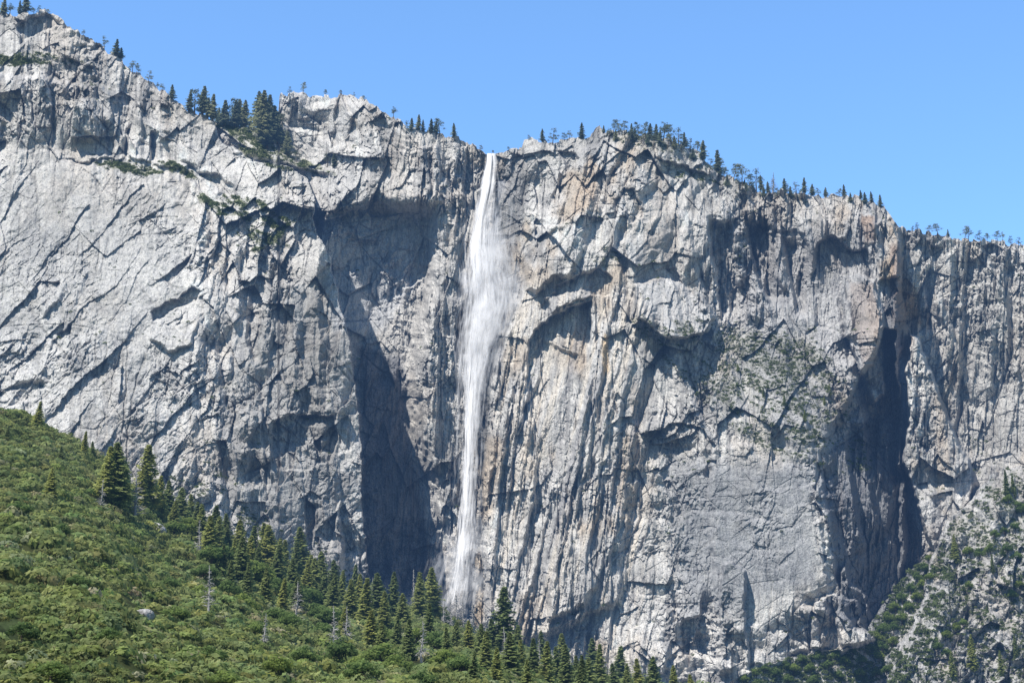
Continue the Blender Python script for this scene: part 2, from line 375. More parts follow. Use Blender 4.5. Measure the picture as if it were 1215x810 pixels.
# pale broken slabs at the foot
slab([(800, 700), (824, 686), (838, 700), (834, 730), (806, 740)], 8, 4, ty=0.35)
slab([(745, 745), (780, 735), (800, 760), (790, 800), (750, 810)], 12, 5, ty=0.3)
slab([(790, 790), (806, 776), (824, 800), (800, 822)], 8, 3)
# left outcrop beside the notch
slab([(330, 108), (402, 108), (420, 140), (408, 190), (360, 190), (336, 172)], 30, 4, fade=((370, 120), (370, 192)))
line([(402, 112), (398, 150), (394, 200)], -12, 3, 8)
slab([(408, 112), (440, 118), (500, 150), (500, 190), (440, 200), (412, 170)], 10, 10, fade=((440, 130), (440, 198)))
# forested ramp in the notch
ramp_m = sstep(0, 14, poly_sd(WX, WY, [(215, 100), (330, 100), (334, 172), (360, 186), (400, 196), (402, 212), (345, 204), (298, 192), (262, 172), (232, 134)]))
_py = [200, 250, 300, 380, 450, 520, 560, 620, 690, 760]
_edge = curve([(p_[1], p_[0]) for p_ in DOMEP[6:18]], PY)                       # where the dome's edge stands
_dr = np.interp(PY, _py, [168, 182, 184, 190, 176, 160, 152, 140, 128, 112])
_end = np.interp(PY, _py, [498, 502, 506, 490, 474, 488, 498, 512, 526, 540])
_k = sstep(-30, 4, WX2-_edge)*(1-sstep(0.0, 1.0, (WX2-_end)/26))*sstep(232, 262, PY)
D = D*(1-_k)+np.maximum(D, _dr)*_k
slab([(372, 262), (392, 258), (412, 248), (432, 242), (446, 228), (452, 238), (470, 250), (490, 252), (502, 270), (502, 330), (480, 345), (468, 390), (440, 430), (380, 430)], -22, 3,
     fade=((430, 250), (475, 450)))
# the nose's free edge and the wall that runs back behind it
_ne = np.interp(PY, [260, 340, 420, 500, 600, 700], [150, 125, 95, 60, 20, 0])
_nx = np.interp(PY, [250, 290, 340, 400, 440, 480], [1062, 1068, 1066, 1060, 1058, 1066])
_sl = 9.0
_side = _ne+_sl*np.clip(WX2-1062, 0, None)                                      # the nose's shaded flank, running back
_far = grid_interp([1060, 1170, 1215, 1335], [180, 270, 353, 457, 533, 600, 700, 840],
  [[300, 310, 320, 330], [205, 215, 225, 235], [214, 208, 205, 210], [230, 205, 188, 190], [238, 200, 170, 170], [185, 150, 140, 140], [100, 80, 80, 80], [10, 0, 0, 0]], WX2, PY)
_k = sstep(0, 5, WX2-_nx)*(1-sstep(660, 720, PY))
D = D*(1-_k)+np.minimum(_side, _far)*_k
RIB = [(1078, 396), (1090, 400), (1108, 440), (1134, 510), (1162, 572), (1150, 600), (1120, 670), (1104, 655), (1086, 600), (1068, 548), (1076, 505), (1072, 440)]
_k = sstep(0, 5, poly_sd(WX2, WY2, RIB)); D = D*(1-_k)+(_ne+4+0.35*(WX2-1075)+6*ridged(WX2/20, WY2/60, 17, 3))*_k
D = D*(1-ramp_m) + (300-(PY-130)*1.3)*ramp_m
# far right wall
far = sstep(1070, 1090, WX + 0.0*PY) * (PY < 640)
for a, b, c, d, h, wl, wr in [(1098, 280, 1104, 400, -14, 4, 16), (1150, 290, 1138, 520, -16, 5, 14), (1180, 290, 1172, 480, 10, 12, 5), (1128, 290, 1122, 470, 9, 12, 6), (1200, 300, 1196, 480, -10, 5, 10),
                              (1110, 340, 1150, 470, 12, 10, 8)]:
    line([(a, b), ((a+c)/2, (b+d)/2), (c, d)], h, wl, wr)
# --- dome in front
D0 = D
D = dome
slab([(-20, 66), (60, 70), (110, 82), (100, 90), (40, 82), (-20, 78)], -2, 4)
slab([(-140, 84), (60, 88), (120, 100), (190, 150), (218, 196), (150, 190), (90, 186), (-140, 180)], 7, 8, ty=-0.38)
line([(62, 95), (64, 180)], -9, 3, 4); line([(38, 80), (40, 150)], -7, 3, 4); line([(150, 150), (148, 190)], -14, 3, 5)
line([(182, 155), (178, 196)], -18, 3, 8); line([(125, 140), (128, 196)], -14, 4, 7); line([(110, 90), (116, 140)], -10, 5, 6)
line([(190, 162), (208, 170)], 4, 3, 3)
slab([(20, 30), (36, 18), (60, 14), (76, 30), (60, 34), (40, 44), (24, 56)], -14, 3)
slab([(60, 62), (90, 40), (122, 62), (112, 80), (70, 66)], 10, 4, ty=0.3)
slab([(176, 372), (196, 360), (214, 352), (228, 340), (240, 344), (232, 358), (212, 366), (196, 378), (182, 382)], -16, 2)
slab([(68, 396), (84, 384), (84, 396), (72, 404)], -9, 2)
slab([(48, 324), (92, 320), (70, 360), (50, 378), (42, 350)], 5, 5, ty=.25)
slab([(176, 378), (198, 374), (222, 358), (240, 370), (228, 410), (200, 420), (176, 404)], 6, 4, ty=0.3)
line([(246, 290), (252, 330), (240, 400), (226, 460)], 16, 34, 16)
line([(300, 330), (296, 400), (304, 440)], -18, 5, 12)
line([(276, 380), (262, 420), (270, 480), (282, 510)], -14, 8, 10)
line([(330, 290), (326, 360), (318, 430)], 9, 14, 6)
line([(312, 440), (314, 520), (316, 600)], -9, 3, 5)
line([(374, 300), (378, 380), (380, 460), (384, 560)], 10, 16, 8)
slab([(322, 500), (344, 490), (366, 488), (396, 494), (404, 520), (396, 548), (360, 560), (328, 556), (320, 530)], -16, 3, fade=((360, 492), (360, 600)))
slab([(360, 590), (374, 600), (374, 690), (364, 690)], -16, 2, fade=((366, 590), (366, 720)))
slab([(388, 660), (404, 580), (410, 640), (402, 700)], 14, 5)
line([(210, 190), (250, 212), (280, 240)], -10, 12, 14)
slab([(222, 196), (262, 208), (284, 226), (270, 234), (236, 224), (216, 208)], -12, 4)
slab([(150, 185), (215, 200), (230, 215), (170, 206), (100, 196), (60, 190)], -10, 4)
slab([(-20, 470), (30, 452), (60, 450), (40, 476), (-20, 500)], -14, 6)
dome = D
D = np.where(mD, np.minimum(dome, D0+5), D0)

# --- near crag on the lower right
CRAG = [(1104, 664), (1122, 620), (1148, 596), (1172, 566), (1190, 556), (1400, 540), (1400, 900), (1046, 900), (1052, 780), (1082, 748), (1098, 706)]
sdC = poly_sd(WX2, WY2, CRAG); mC = sdC > 0
crag = -150 + (840-WY2)*0.62 - 0.18*(WX2-1100)
crag = crag - 16*ridged(WX2/60, WY2/90, 41, 3) - 8*sstep(0, 20, sdC)
GUL = [(850, 900), (880, 812), (905, 790), (955, 776), (1035, 764), (1028, 748), (1048, 716), (1080, 680), (1108, 652), (1130, 680), (1100, 800), (1090, 900)]
sdG = poly_sd(WX2, WY2, GUL); mG = (sdG > 0)
gul = -70 + (840-WY2)*0.75 + 0.0*WX2
mG &= gul < D+60
D = np.where(mG, np.minimum(D, gul), D)
D = np.where(mC, np.minimum(crag, D), D)

# ------------------------------------------------------------------ rock relief
gx = lambda x0, x1, w: sstep(x0-w, x0+w, PX)*(1-sstep(x1-w, x1+w, PX))
gy = lambda y0, y1, w: sstep(y0-w, y0+w, PY)*(1-sstep(y1-w, y1+w, PY))
diag = gx(-300, 250, 40)*gy(190, 900, 20)                      # sweeping exfoliation slabs of the dome
flute = gx(480, 735, 40)*gy(300, 900, 60)                      # vertical ribs beside the fall
flute = np.maximum(flute, gx(1070, 1400, 10)*gy(280, 560, 30)*0.8)
flute = np.maximum(flute, gx(490, 580, 10)*0.8)
flute = np.maximum(flute, gx(830, 1060, 15)*gy(240, 380, 12)*0.8)
alc = sstep(0, 20, poly_sd(WX2, WY2, [(978, 540), (1060, 480), (1108, 655), (1050, 750), (1000, 740)]))
flute = np.maximum(flute, alc)
smooth = np.zeros_like(D)
for P in ([(838, 550), (966, 545), (984, 690), (900, 760), (850, 660)],
          [(752, 338), (806, 330), (850, 372), (842, 396), (790, 404)],
          [(592, 190), (640, 200), (612, 340), (584, 400), (560, 720), (520, 700), (590, 350)],
          [(640, 400), (700, 400), (680, 480), (640, 600)],
          [(1000, 330), (1040, 335), (1050, 460), (1030, 470)]):
    smooth = np.maximum(smooth, sstep(0, 14, poly_sd(WX2, WY2, P)))
blocky = np.clip(1-diag*0.7-flute*0.5, 0.2, 1)
crowd = sstep(60, 0, PY-np.broadcast_to(sk, PY.shape))          # broken ground under the rim
zr = sstep(770, 830, PX); zc = gx(585, 770, 18)*sstep(300, 380, PY); zt = gx(600, 860, 30)*(1-sstep(300, 380, PY)); zl = gx(455, 585, 14); zd = gx(215, 430, 30)*sstep(220, 300, PY)
faceM = sstep(0, 20, poly_sd(WX2, WY2, [(800, 530), (966, 540), (984, 690), (900, 770), (800, 760)]))
amp = (1-0.55*smooth)*(1-0.4*faceM)*(1-0.35*zc)*(1-0.22*diag)*np.where(mG, 0.3, 1)
QX = PX + 9*fbm(PX/34, PY/44, 51, 4, 0.5); QY = PY + 9*fbm(PX/34, PY/44, 57, 4, 0.5)
broken = 0.30+0.95*sstep(-0.25, 0.45, fbm(PX/48+9, PY/62, 56, 4, 0.6))
rel = np.zeros_like(D)
LX = PX+6.5*fbm(PX/36, PY/50, 51, 4); LY = PY+6.5*fbm(PX/36, PY/50, 57, 4)
f, e1 = facets(LX, LY, 52, 92, 0.15, 0, 0.40, 0.16, -0.12); rel += f*blocky*(1-.8*faceM)*(1-.4*zr)
f, e2 = facets(LX, LY, 22, 42, 0.22, 5, 0.42, 0.20, -0.12); rel += f*blocky*(1-.6*faceM)
f, e3 = facets(QX, QY, 8.5, 14, -0.1, 10, 0.5, 0.2, -0.1); rel += f*(0.55+0.45*blocky)*broken
f, e4 = facets(QX, QY, 4.0, 6.0, 0.3, 15, 0.85, 0.30, -0.1); rel += f*1.0*broken*(1+.35*zr)
f, d1 = facets(QX, QY, 24, 130, 0.68, 20, 0.34, 0.16); rel += f*diag*1.0
f, d2 = facets(QX, QY, 6, 38, 0.80, 25, 0.38, 0.22); rel += f*diag*broken
SX = PX + 4*fbm(PX/25, PY/90, 61, 3)
f, v1 = facets(SX, PY, 17, 190, 0.10, 30, 0.30, 0.18); rel += f*flute*0.6
f, v2 = facets(SX, PY, 7.5, 95, 0.05, 35, 0.45, 0.25); rel += f*flute*0.7
f, v3 = facets(SX, PY, 3.4, 40, 0.08, 40, 0.45, 0.2); rel += f*flute*0.8
def terr(period, rot, amp_, s_, X_, Y_):
    c_, n_ = math.cos(rot), math.sin(rot); u_ = X_*c_+Y_*n_; v_ = -X_*n_+Y_*c_
    t_ = v_/period+0.5*fbm(u_/(period*1.6), v_/(period*2.2), s_, 3)+0.10*voro(u_/(period*1.1), v_/(period*2.5), s_+20)[4]; fr = t_-np.floor(t_)
    k_ = sstep(-0.15, 0.45, fbm(X_/(period*1.5), Y_/(period*1.5), s_+3, 2))
    return amp_*k_*(fr-np.clip((fr-.8)/.2, 0, 1))
big = fbm(PX/120, PY/120, 2, 3)*9
rel += terr(46, 0.30, 15, 5, QX, QY)*blocky + terr(20, -0.25, 6.5, 9, QX, QY)*blocky + terr(10, 0.2, 3.2, 12, QX, QY)
rel += terr(38, -0.62, 8, 16, QX, QY)*diag + terr(85, 0.5, 14, 24, QX, QY)*blocky*(1-.8*faceM)
def saw(period, k_, amp_, s_, soft=0.16, wv=0.75):
    t_ = (QX+k_*QY)/period+wv*fbm(PX/(period*2.2), PY/(period*5), s_, 3); fr = t_-np.floor(t_); i_ = np.floor(t_)
    a_ = 0.35+1.1*(vnoise(i_*3.7, PY/(period*2.4), s_+2)*.5+.5)
    return amp_*a_*(-fr+np.clip((fr-(1-soft))/soft, 0, 1)+0.5)
farM = sstep(1040, 1060, PX)*(1-sstep(1100, 1130, PX-0.33*(PY-400)))*sstep(270, 300, PY)*(1-sstep(590, 640, PY))
quiet = (1-0.4*sstep(1120, 1150, PX))*(1-0.75*farM)*(1-0.8*faceM)*(1-0.2*alc)*(1-0.8*ramp_m)
rel += zr*quiet*(1-sstep(380, 410, PY))*(1-sstep(1030, 1060, PX))*saw(46, -0.22, 18, 62, .1)
rel += quiet*zr*(saw(62, -0.33, 22, 40)*(1-.8*sstep(1100, 1135, PX))+saw(23, -0.30, 7.5, 42)+saw(10, -0.2, 2.6, 45))
rel += zc*(saw(38, 0.20, 15, 43, .10, .45)+saw(15, 0.17, 9, 46, .12, .4)+saw(7, 0.16, 3.2, 50, .16, .4))
rel += zt*(saw(56, 0.55, 14, 35)+saw(21, 0.3, 6, 38))
rel += zl*quiet*(saw(24, 0.0, 8, 53)+saw(9, 0.03, 3, 54))
rel += zd*(saw(52, 0.10, 12, 55)+saw(19, 0.05, 5, 57))
rel += (1-sstep(190, 240, PY))*(1-sstep(215, 240, PX))*(saw(30, 0.05, 8, 60)+saw(12, 0.0, 3.5, 61))
rel += -5*ridged(QX/46, QY/230, 26, 3)*np.clip(1-diag, 0, 1)*(1-alc)
rid = ridged(QX/26, QY/60, 14, 5)*2.2 + fbm(PX/7, PY/10, 22, 4, 0.7)*2.2*broken
JX = PX + 2.5*fbm(PX/14, PY/16, 49, 3); JY = PY
def joints(rot, a, b, s_, th):
    c_, n_ = math.cos(rot), math.sin(rot); u_ = JX*c_+JY*n_; v_ = -JX*n_+JY*c_
    return np.exp(-(np.abs(vnoise(u_/a, v_/b, s_))/th)**2)*sstep(0.0, 0.35, vnoise(JX/38+s_, JY/38, s_+1))
crk = joints(0.12, 13, 160, 44, 0.05)
crk2 = np.maximum(joints(1.0, 16, 130, 47, 0.05), np.maximum(joints(-0.75, 18, 120, 52, 0.04), 0.8*joints(1.5, 20, 110, 55, 0.045)))
amp = amp*(0.5+0.85*sstep(-0.35, 0.45, fbm(PX/75, PY/75, 43, 3)))
D = D + amp*(rel + big + rid + 3.5*crk*(1-flute) + 3.0*crk2)
D = np.where(mC, D - 7*ridged(QX/14, QY/22, 36, 3), D)
Yd = 2000 + D
P = at(PX, PY, Yd)
# facing of the surface (for plants and stains)
gu = np.gradient(P, axis=1); gv = np.gradient(P, axis=0)
N = np.cross(gv, gu); N /= np.linalg.norm(N, axis=-1, keepdims=True)+1e-9
N *= np.where((N[..., 1] > 0), -1, 1)[..., None]
upz = N[..., 2]

# ------------------------------------------------------------------ rock colour (stains, lichen, fresh faces, some painted shade)
def lerp(a, b, t): return a*(1-t[..., None])+np.array(b)*t[..., None]
C = np.ones(P.shape)*np.array([0.66, 0.63, 0.58])
C *= (1+0.30*fbm(PX/70, PY/90, 5, 4)+0.22*fbm(QX/12, QY/20, 15, 4))[..., None]
dark = sstep(0.05, 0.5, fbm(QX/22, QY/48, 8, 5, 0.62))
C = lerp(C, (0.25, 0.245, 0.24), dark*0.62)
strk = sstep(0.02, 0.45, fbm(PX/4.5, PY/110, 18, 4, 0.7))*sstep(-0.2, 0.3, fbm(PX/80, PY/120, 28, 2))
C = lerp(C, (0.21, 0.205, 0.20), strk*0.6)
tan = sstep(0.0, 0.42, fbm(PX/34, PY/60, 38, 4))
tanR = np.maximum(gx(560, 760, 20)*gy(160, 800, 30)*0.8, gx(990, 1100, 12)*gy(240, 640, 20))
tanR = np.maximum(tanR, 0.45*gx(1090, 1335, 20)); tanR = np.maximum(tanR, 0.25)
C = lerp(C, (0.54, 0.44, 0.33), tan*tanR*1.0)
pale = sstep(-0.1, 0.35, fbm((PX+0.24*PY)/5.5, PY/240, 27, 3, 0.6))*zc
C = lerp(C, (0.76, 0.68, 0.57), pale*0.75)
C = lerp(C, (0.34, 0.33, 0.33), sstep(0.1, 0.45, fbm((PX+0.24*PY)/7, PY/260, 34, 3, 0.6))*zc*0.45)
def stain_shade(pts, col, k, soft=6):
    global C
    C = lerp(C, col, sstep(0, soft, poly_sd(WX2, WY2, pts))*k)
stain_shade([(716, 392), (726, 398), (724, 440), (716, 458), (712, 430)], (0.62, 0.45, 0.26), 0.8, 4)
stain_shade([(700, 180), (720, 200), (704, 250), (676, 262), (684, 220)], (0.60, 0.48, 0.36), 0.7)
stain_shade([(560, 660), (572, 650), (574, 740), (560, 750)], (0.58, 0.44, 0.28), 0.7, 4)
stain_shade([(1108, 655), (1118, 650), (1118, 690), (1106, 700)], (0.62, 0.48, 0.30), 0.7, 4)
stain_shade([(1020, 250), (1040, 254), (1046, 290), (1024, 292)], (0.40, 0.26, 0.17), 0.75)
stain_shade([(1050, 290), (1070, 280), (1096, 380), (1076, 440), (1060, 420)], (0.36, 0.24, 0.17), 0.65, 10)
stain_shade([(1004, 330), (1040, 330), (1050, 380), (1050, 460), (1030, 470), (1010, 400)], (0.52, 0.40, 0.30), 0.75, 8)
stain_shade([(600, 190), (640, 200), (612, 330), (590, 380), (584, 300)], (0.30, 0.29, 0.28), 0.55, 14)     # wet wall beside the fall
stain_shade([(300, 300), (420, 300), (440, 700), (240, 640), (250, 480)], (0.31, 0.30, 0.28), 0.6, 50)
stain_shade([(850, 250), (1060, 250), (1060, 640), (960, 640), (850, 390)], (0.31, 0.31, 0.32), 0.5, 40)  # half shade of the upper right wall painted into the rock
stain_shade([(770, 520), (970, 540), (985, 700), (800, 760)], (0.30, 0.305, 0.31), 0.72, 30)  # flat face painted greyer, as if steeper and less lit
stain_shade([(415, 400), (480, 420), (520, 700), (430, 740)], (0.17, 0.175, 0.19), 0.8, 12)  # left recess painted darker to deepen its shadow
stain_shade([(970, 538), (1036, 490), (1046, 330), (1070, 330), (1074, 424), (1082, 592), (1107, 655), (1050, 760), (990, 740)], (0.19, 0.195, 0.21), 0.75, 10)  # hollow and nose flank painted darker, adding to the shadow there
stain_shade([(372, 250), (500, 250), (500, 340), (460, 400), (390, 400)], (0.66, 0.66, 0.66), 0.7, 14)  # upper alcove painted paler to lift its shade
stain_shade([(575, 182), (640, 182), (632, 240), (612, 330), (590, 420), (578, 560), (572, 716), (528, 716), (540, 560), (536, 420), (545, 330), (562, 240)], (0.24, 0.235, 0.23), 0.55, 14)
stain_shade([(372, 195), (440, 198), (430, 240), (380, 256)], (0.60, 0.58, 0.54), 0.7, 10)
stain_shade([(752, 338), (806, 330), (850, 372), (842, 396), (790, 404)], (0.60, 0.58, 0.55), 0.7, 5)
stain_shade([(-120, 190), (230, 200), (250, 300), (230, 460), (180, 560), (60, 520), (-120, 470)], (0.54, 0.53, 0.50), 0.45, 50)
stain_shade([(1090, 280), (1400, 290), (1400, 560), (1160, 560)], (0.54, 0.52, 0.48), 0.5, 40)
C = lerp(C, (0.42, 0.41, 0.39), np.where(mC, 0.45, 0.0))
edge = np.exp(-(np.minimum(e2, e3*1.3)/0.06)**2)*blocky
C = lerp(C, (0.17, 0.165, 0.15), edge*0.2)
C = lerp(C, (0.16, 0.155, 0.14), np.clip(crk*0.7+crk2*0.6, 0, 1)*0.55)
# where soil and low plants hold
green = np.zeros_like(D)
for pts, k, s in (([(236, 130), (330, 150), (345, 180), (400, 196), (404, 212), (345, 206), (298, 194)], 1.0, 6),
                  ([(810, 400), (860, 375), (960, 385), (1005, 420), (1000, 520), (960, 545), (900, 520), (850, 470)], 0.9, 22),
                  ([(720, 360), (760, 365), (860, 372), (1000, 400), (1046, 560), (985, 570), (870, 520), (800, 450)], 0.62, 10),
                  ([(-20, 60), (60, 60), (114, 80), (60, 80), (-20, 72)], 1.0, 2),
                  ([(225, 224), (300, 232), (352, 258), (335, 284), (300, 304), (288, 266), (232, 250)], 1.0, 6),
                  ([(296, 250), (340, 268), (356, 300), (320, 300)], 0.55, 8),
                  ([(90, 184), (210, 192), (250, 214), (150, 206)], 0.9, 4),
                  ([(700, 154), (800, 164), (850, 206), (1000, 236), (900, 240), (830, 220), (720, 176)], 0.6, 8),
                  ([(980, 540), (1010, 500), (1000, 600), (1010, 660)], 0.35, 8),
                  ([(700, 280), (740, 300), (740, 340), (700, 320)], 0.35, 8),
                  ([(1140, 500), (1215, 540), (1300, 560), (1300, 600), (1150, 570)], 0.45, 10),
                  ([(150, 560), (260, 540), (320, 600), (400, 640), (430, 700), (300, 700)], 0.45, 20)):
    green = np.maximum(green, k*sstep(0, s, poly_sd(WX, WY, pts)))
green = np.where(mC & (sdC > 4), np.maximum(green, 0.85), green)
green = np.where(mG & ~mC, 1.0, green)
gn = fbm((PX+0.6*PY)/30, (PY-0.6*PX)/9, 19, 4, 0.6)
plant = np.clip(green*1.25-0.42 + gn*1.6, 0, 1)*(green > 0.02)*sstep(0.02, 0.35, upz+0.25*green)
plant = np.maximum(plant, sstep(0.55, 0.8, upz)*sstep(0.12, 0.4, gn)*0.4)
C = lerp(C, (0.125, 0.13, 0.065), np.clip(plant, 0, 1)*np.where(ramp_m > .3, .75, 0.38))
mead = sstep(0.45, 0.95, green)*(PY < 312)*(PX < 420)*sstep(-0.35, 0.25, gn+0.5*fbm(PX/6, PY/4, 20, 3))
C = lerp(C, (0.23, 0.25, 0.12), mead*0.8)
pr_boost = 1+1.6*mead
C = np.clip(C, 0.02, 0.75)

# back of the rim: the plateau runs on behind the skyline; skirt below runs down to the valley floor
back = []; top = P[0]
for k, (dy, dz) in enumerate([(25, -1.5), (90, -4), (300, 0), (900, 10), (2500, 20)]):
    q = top.copy(); q[:, 0] *= (q[:, 1]+dy)/q[:, 1]; q[:, 1] += dy; q[:, 2] += dz+vnoise(pxs/20, pxs*0+k, 2)*dy*0.02; back.append(q)
low = []
for dy, zf in [(-60, 0.55), (-160, 0.0), (-170, -0.1)]:
    q = P[-1].copy(); q[:, 1] += dy; q[:, 2] = q[:, 2]*zf; low.append(q)
V = np.concatenate([np.stack(back[::-1]), P, np.stack(low)]); nr = V.shape[0]
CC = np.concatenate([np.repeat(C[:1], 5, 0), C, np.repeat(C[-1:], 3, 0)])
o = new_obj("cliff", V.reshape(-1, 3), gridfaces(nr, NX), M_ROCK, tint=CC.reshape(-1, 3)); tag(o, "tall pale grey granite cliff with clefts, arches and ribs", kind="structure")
print("cliff", time.time()-T0)

# ================================================================== THE HILLSIDE
RIDGE = [(-160, 440), (0, 482), (45, 500), (95, 525), (130, 548), (165, 590), (200, 610), (240, 632), (300, 668), (380, 706), (430, 722), (480, 726), (520, 730), (560, 748), (600, 764),
         (660, 790), (720, 806), (800, 816), (900, 824), (1340, 850)]
HX, HY = 950, 420
hpx = np.linspace(-160, 1000, HX); ht = np.linspace(0, 1, HY)
def ridge_y(px): return curve(RIDGE, px)+2.0*vnoise(np.asarray(px, float)/18, np.zeros_like(np.asarray(px, float))+5, 13)
RY = curve([(-160, 1400), (0, 1430), (130, 1500), (300, 1640), (420, 1760), (560, 1800), (700, 1830), (1000, 1840)], hpx)
def hill_Y(px, py):
    px = np.asarray(px, float); r = ridge_y(px); ry = np.interp(px, hpx, RY)
    t = np.clip((py-r)/(900-r), 0, 1)
    near = 640
    # straight slope in depth: 1/Y runs evenly down the picture
    Y = 1/((1-t)/ry + t/near)
    return Y + 14*vnoise(px/90, np.asarray(py, float)/60, 23)*(1-t)
HPX = np.broadcast_to(hpx[None], (HY, HX)).copy(); r = ridge_y(hpx)
HPY = r[None]+(870-r[None])*ht[:, None]
HYd = hill_Y(HPX, HPY); HP = at(HPX, HPY, HYd)
bx, by = HP[..., 0], HP[..., 1]
f1, f2, _, _, r1, r2, r3 = voro(bx/7.5+0.5*vnoise(bx/6, by/6, 3), by/11+0.4*vnoise(bx/6, by/6, 4), 50)
g1, g2, _, _, s1, _, _ = voro(bx/3.0+0.3*vnoise(bx/3, by/3, 5), by/4.4, 55)
cover = sstep(-0.75, -0.45, fbm(bx/26, by/30, 29, 4))
bush = (np.sqrt(np.clip(1-(f1*1.45)**3, 0, 1))*(4.2+2.4*r1) + np.sqrt(np.clip(1-(g1*1.3)**2, 0, 1))*(1.7+.6*s1) + 0.8*vnoise(bx/1.3, by/1.6, 9))*cover
tall = 7.0*fbm(bx/30, by/38, 37, 3)
HP[..., 2] += tall; P_HILL = HP.copy(); HP[..., 2] += bush*0.15
hc = np.ones(HP.shape)*0.8
hc *= (1+0.30*r2*0.6+0.25*fbm(bx/60, by/60, 39, 3))[..., None]
hc[..., 0] *= 1+0.18*r3; hc[..., 2] *= 1-0.1*r3
hg = (0.28+0.30*sstep(1.0, 4.0, bush))[..., None]  # gaps between the bushes painted darker, standing in for leaf shade
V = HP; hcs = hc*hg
low = V[-1].copy(); low2 = low.copy(); low[:, 1] -= 250; low[:, 2] *= 0.5; low2[:, 1] -= 450; low2[:, 2] = -2
bk = V[0].copy(); bk2 = bk.copy(); bk[:, 1] += 60; bk[:, 2] -= 25; bk2[:, 1] += 400; bk2[:, 2] -= 260
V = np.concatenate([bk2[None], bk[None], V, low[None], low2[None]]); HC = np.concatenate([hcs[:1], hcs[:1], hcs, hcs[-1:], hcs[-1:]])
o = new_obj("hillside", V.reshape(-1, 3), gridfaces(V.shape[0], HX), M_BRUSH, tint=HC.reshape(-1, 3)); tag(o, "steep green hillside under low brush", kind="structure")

def hill_point(px, py):
    c = int(np.clip(np.searchsorted(hpx, px), 0, HX-1)); j = int(np.clip(np.searchsorted(HPY[:, c], py), 0, HY-1)); return P_HILL[j, c], float(HYd[j, c])
def leaf_soup(pos, nrm, size, r, spread=0.9):
    """one small ragged leaf tuft (quad) per position"""
    n = len(pos)
    a = r.normal(size=(n, 3)); a /= np.linalg.norm(a, axis=1, keepdims=True)
    nn = nrm+spread*a; nn /= np.linalg.norm(nn, axis=1, keepdims=True)
    u = np.cross(nn, r.normal(size=(n, 3))); u /= np.linalg.norm(u, axis=1, keepdims=True)
    v = np.cross(nn, u); s = size[:, None]*(0.6+0.8*r.random((n, 1)))
    q = np.stack([pos-u*s, pos+v*s*0.55, pos+u*s*0.9, pos-v*s*0.6], 1)
    return q.reshape(-1, 3), np.arange(n*4).reshape(-1, 4)
HB = P_HILL
cand = 60000
ci = rng.integers(2, HX-2, cand); ar = np.linalg.norm(np.cross(np.gradient(HB, axis=1), np.gradient(HB, axis=0)), axis=-1)
cs_ = np.cumsum(ar.ravel()); ids = np.searchsorted(cs_, rng.random(cand)*cs_[-1]).clip(0, ar.size-1)
cell = np.floor(HB.reshape(-1, 3)[ids, 0]/4.7).astype(np.int64)*100003+np.floor(HB.reshape(-1, 3)[ids, 1]/6.4).astype(np.int64)
_, first = np.unique(cell, return_index=True); ids = ids[first]
cen = HB.reshape(-1, 3)[ids]; nb_ = len(cen)
keepb = fbm(cen[:, 0]/28, cen[:, 1]/34, 29, 3) > -0.46; 
for bx_, by_ in ((172, 740), (190, 636), (183, 640), (4, 745)):
    q_ = hill_point(bx_, by_)[0]; keepb &= ~((np.abs(cen[:, 0]-q_[0]) < 9) & (cen[:, 1]-q_[1] > -17) & (cen[:, 1]-q_[1] < 8))
cen = cen[keepb]; ids = ids[keepb]; nb_ = len(cen)
sz_b = (2.5+5.0*rng.random(nb_)**2)*(1+0.3*fbm(cen[:, 0]/50, cen[:, 1]/50, 30, 3))
per = 54
d = rng.normal(size=(nb_, per, 3)); d /= np.linalg.norm(d, axis=2, keepdims=True); d[..., 2] = np.where(d[..., 2] < -0.25, -d[..., 2], d[..., 2])
lump = 0.80+0.28*vnoise(d[..., 0]*2.6+cen[:, None, 0], d[..., 2]*2.6+d[..., 1]*2.1+cen[:, None, 1], 33)+0.10*rng.random((nb_, per))
pos = cen[:, None]+np.array([0, 0, 0.6])+d*(sz_b[:, None]*lump)[..., None]*np.array([1.15, 1.15, 0.80])
q, fq = leaf_soup(pos.reshape(-1, 3), d.reshape(-1, 3), np.repeat(sz_b*0.25, per), rng, 0.45)
tb = (0.78+0.45*rng.random((nb_, 1)))*np.stack([1+0.07*rng.normal(size=nb_), np.ones(nb_), 1+0.1*rng.normal(size=nb_)], 1)
lc = np.repeat(tb[:, None]*(0.62+0.45*np.clip(d[..., 2:3], -.2, 1)+0.3*rng.random((nb_, per, 1))), 4, 1).reshape(-1, 3)  # bush tops painted lighter and bases darker, as if lit from above
grey = np.repeat(rng.random(nb_) < 0.05, per*4); lc[grey] = lc[grey]*np.array([1.5, 1.25, 1.9])
print("bushes", nb_)
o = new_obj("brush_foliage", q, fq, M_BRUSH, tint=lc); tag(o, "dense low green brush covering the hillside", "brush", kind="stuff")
print("hill", time.time()-T0)

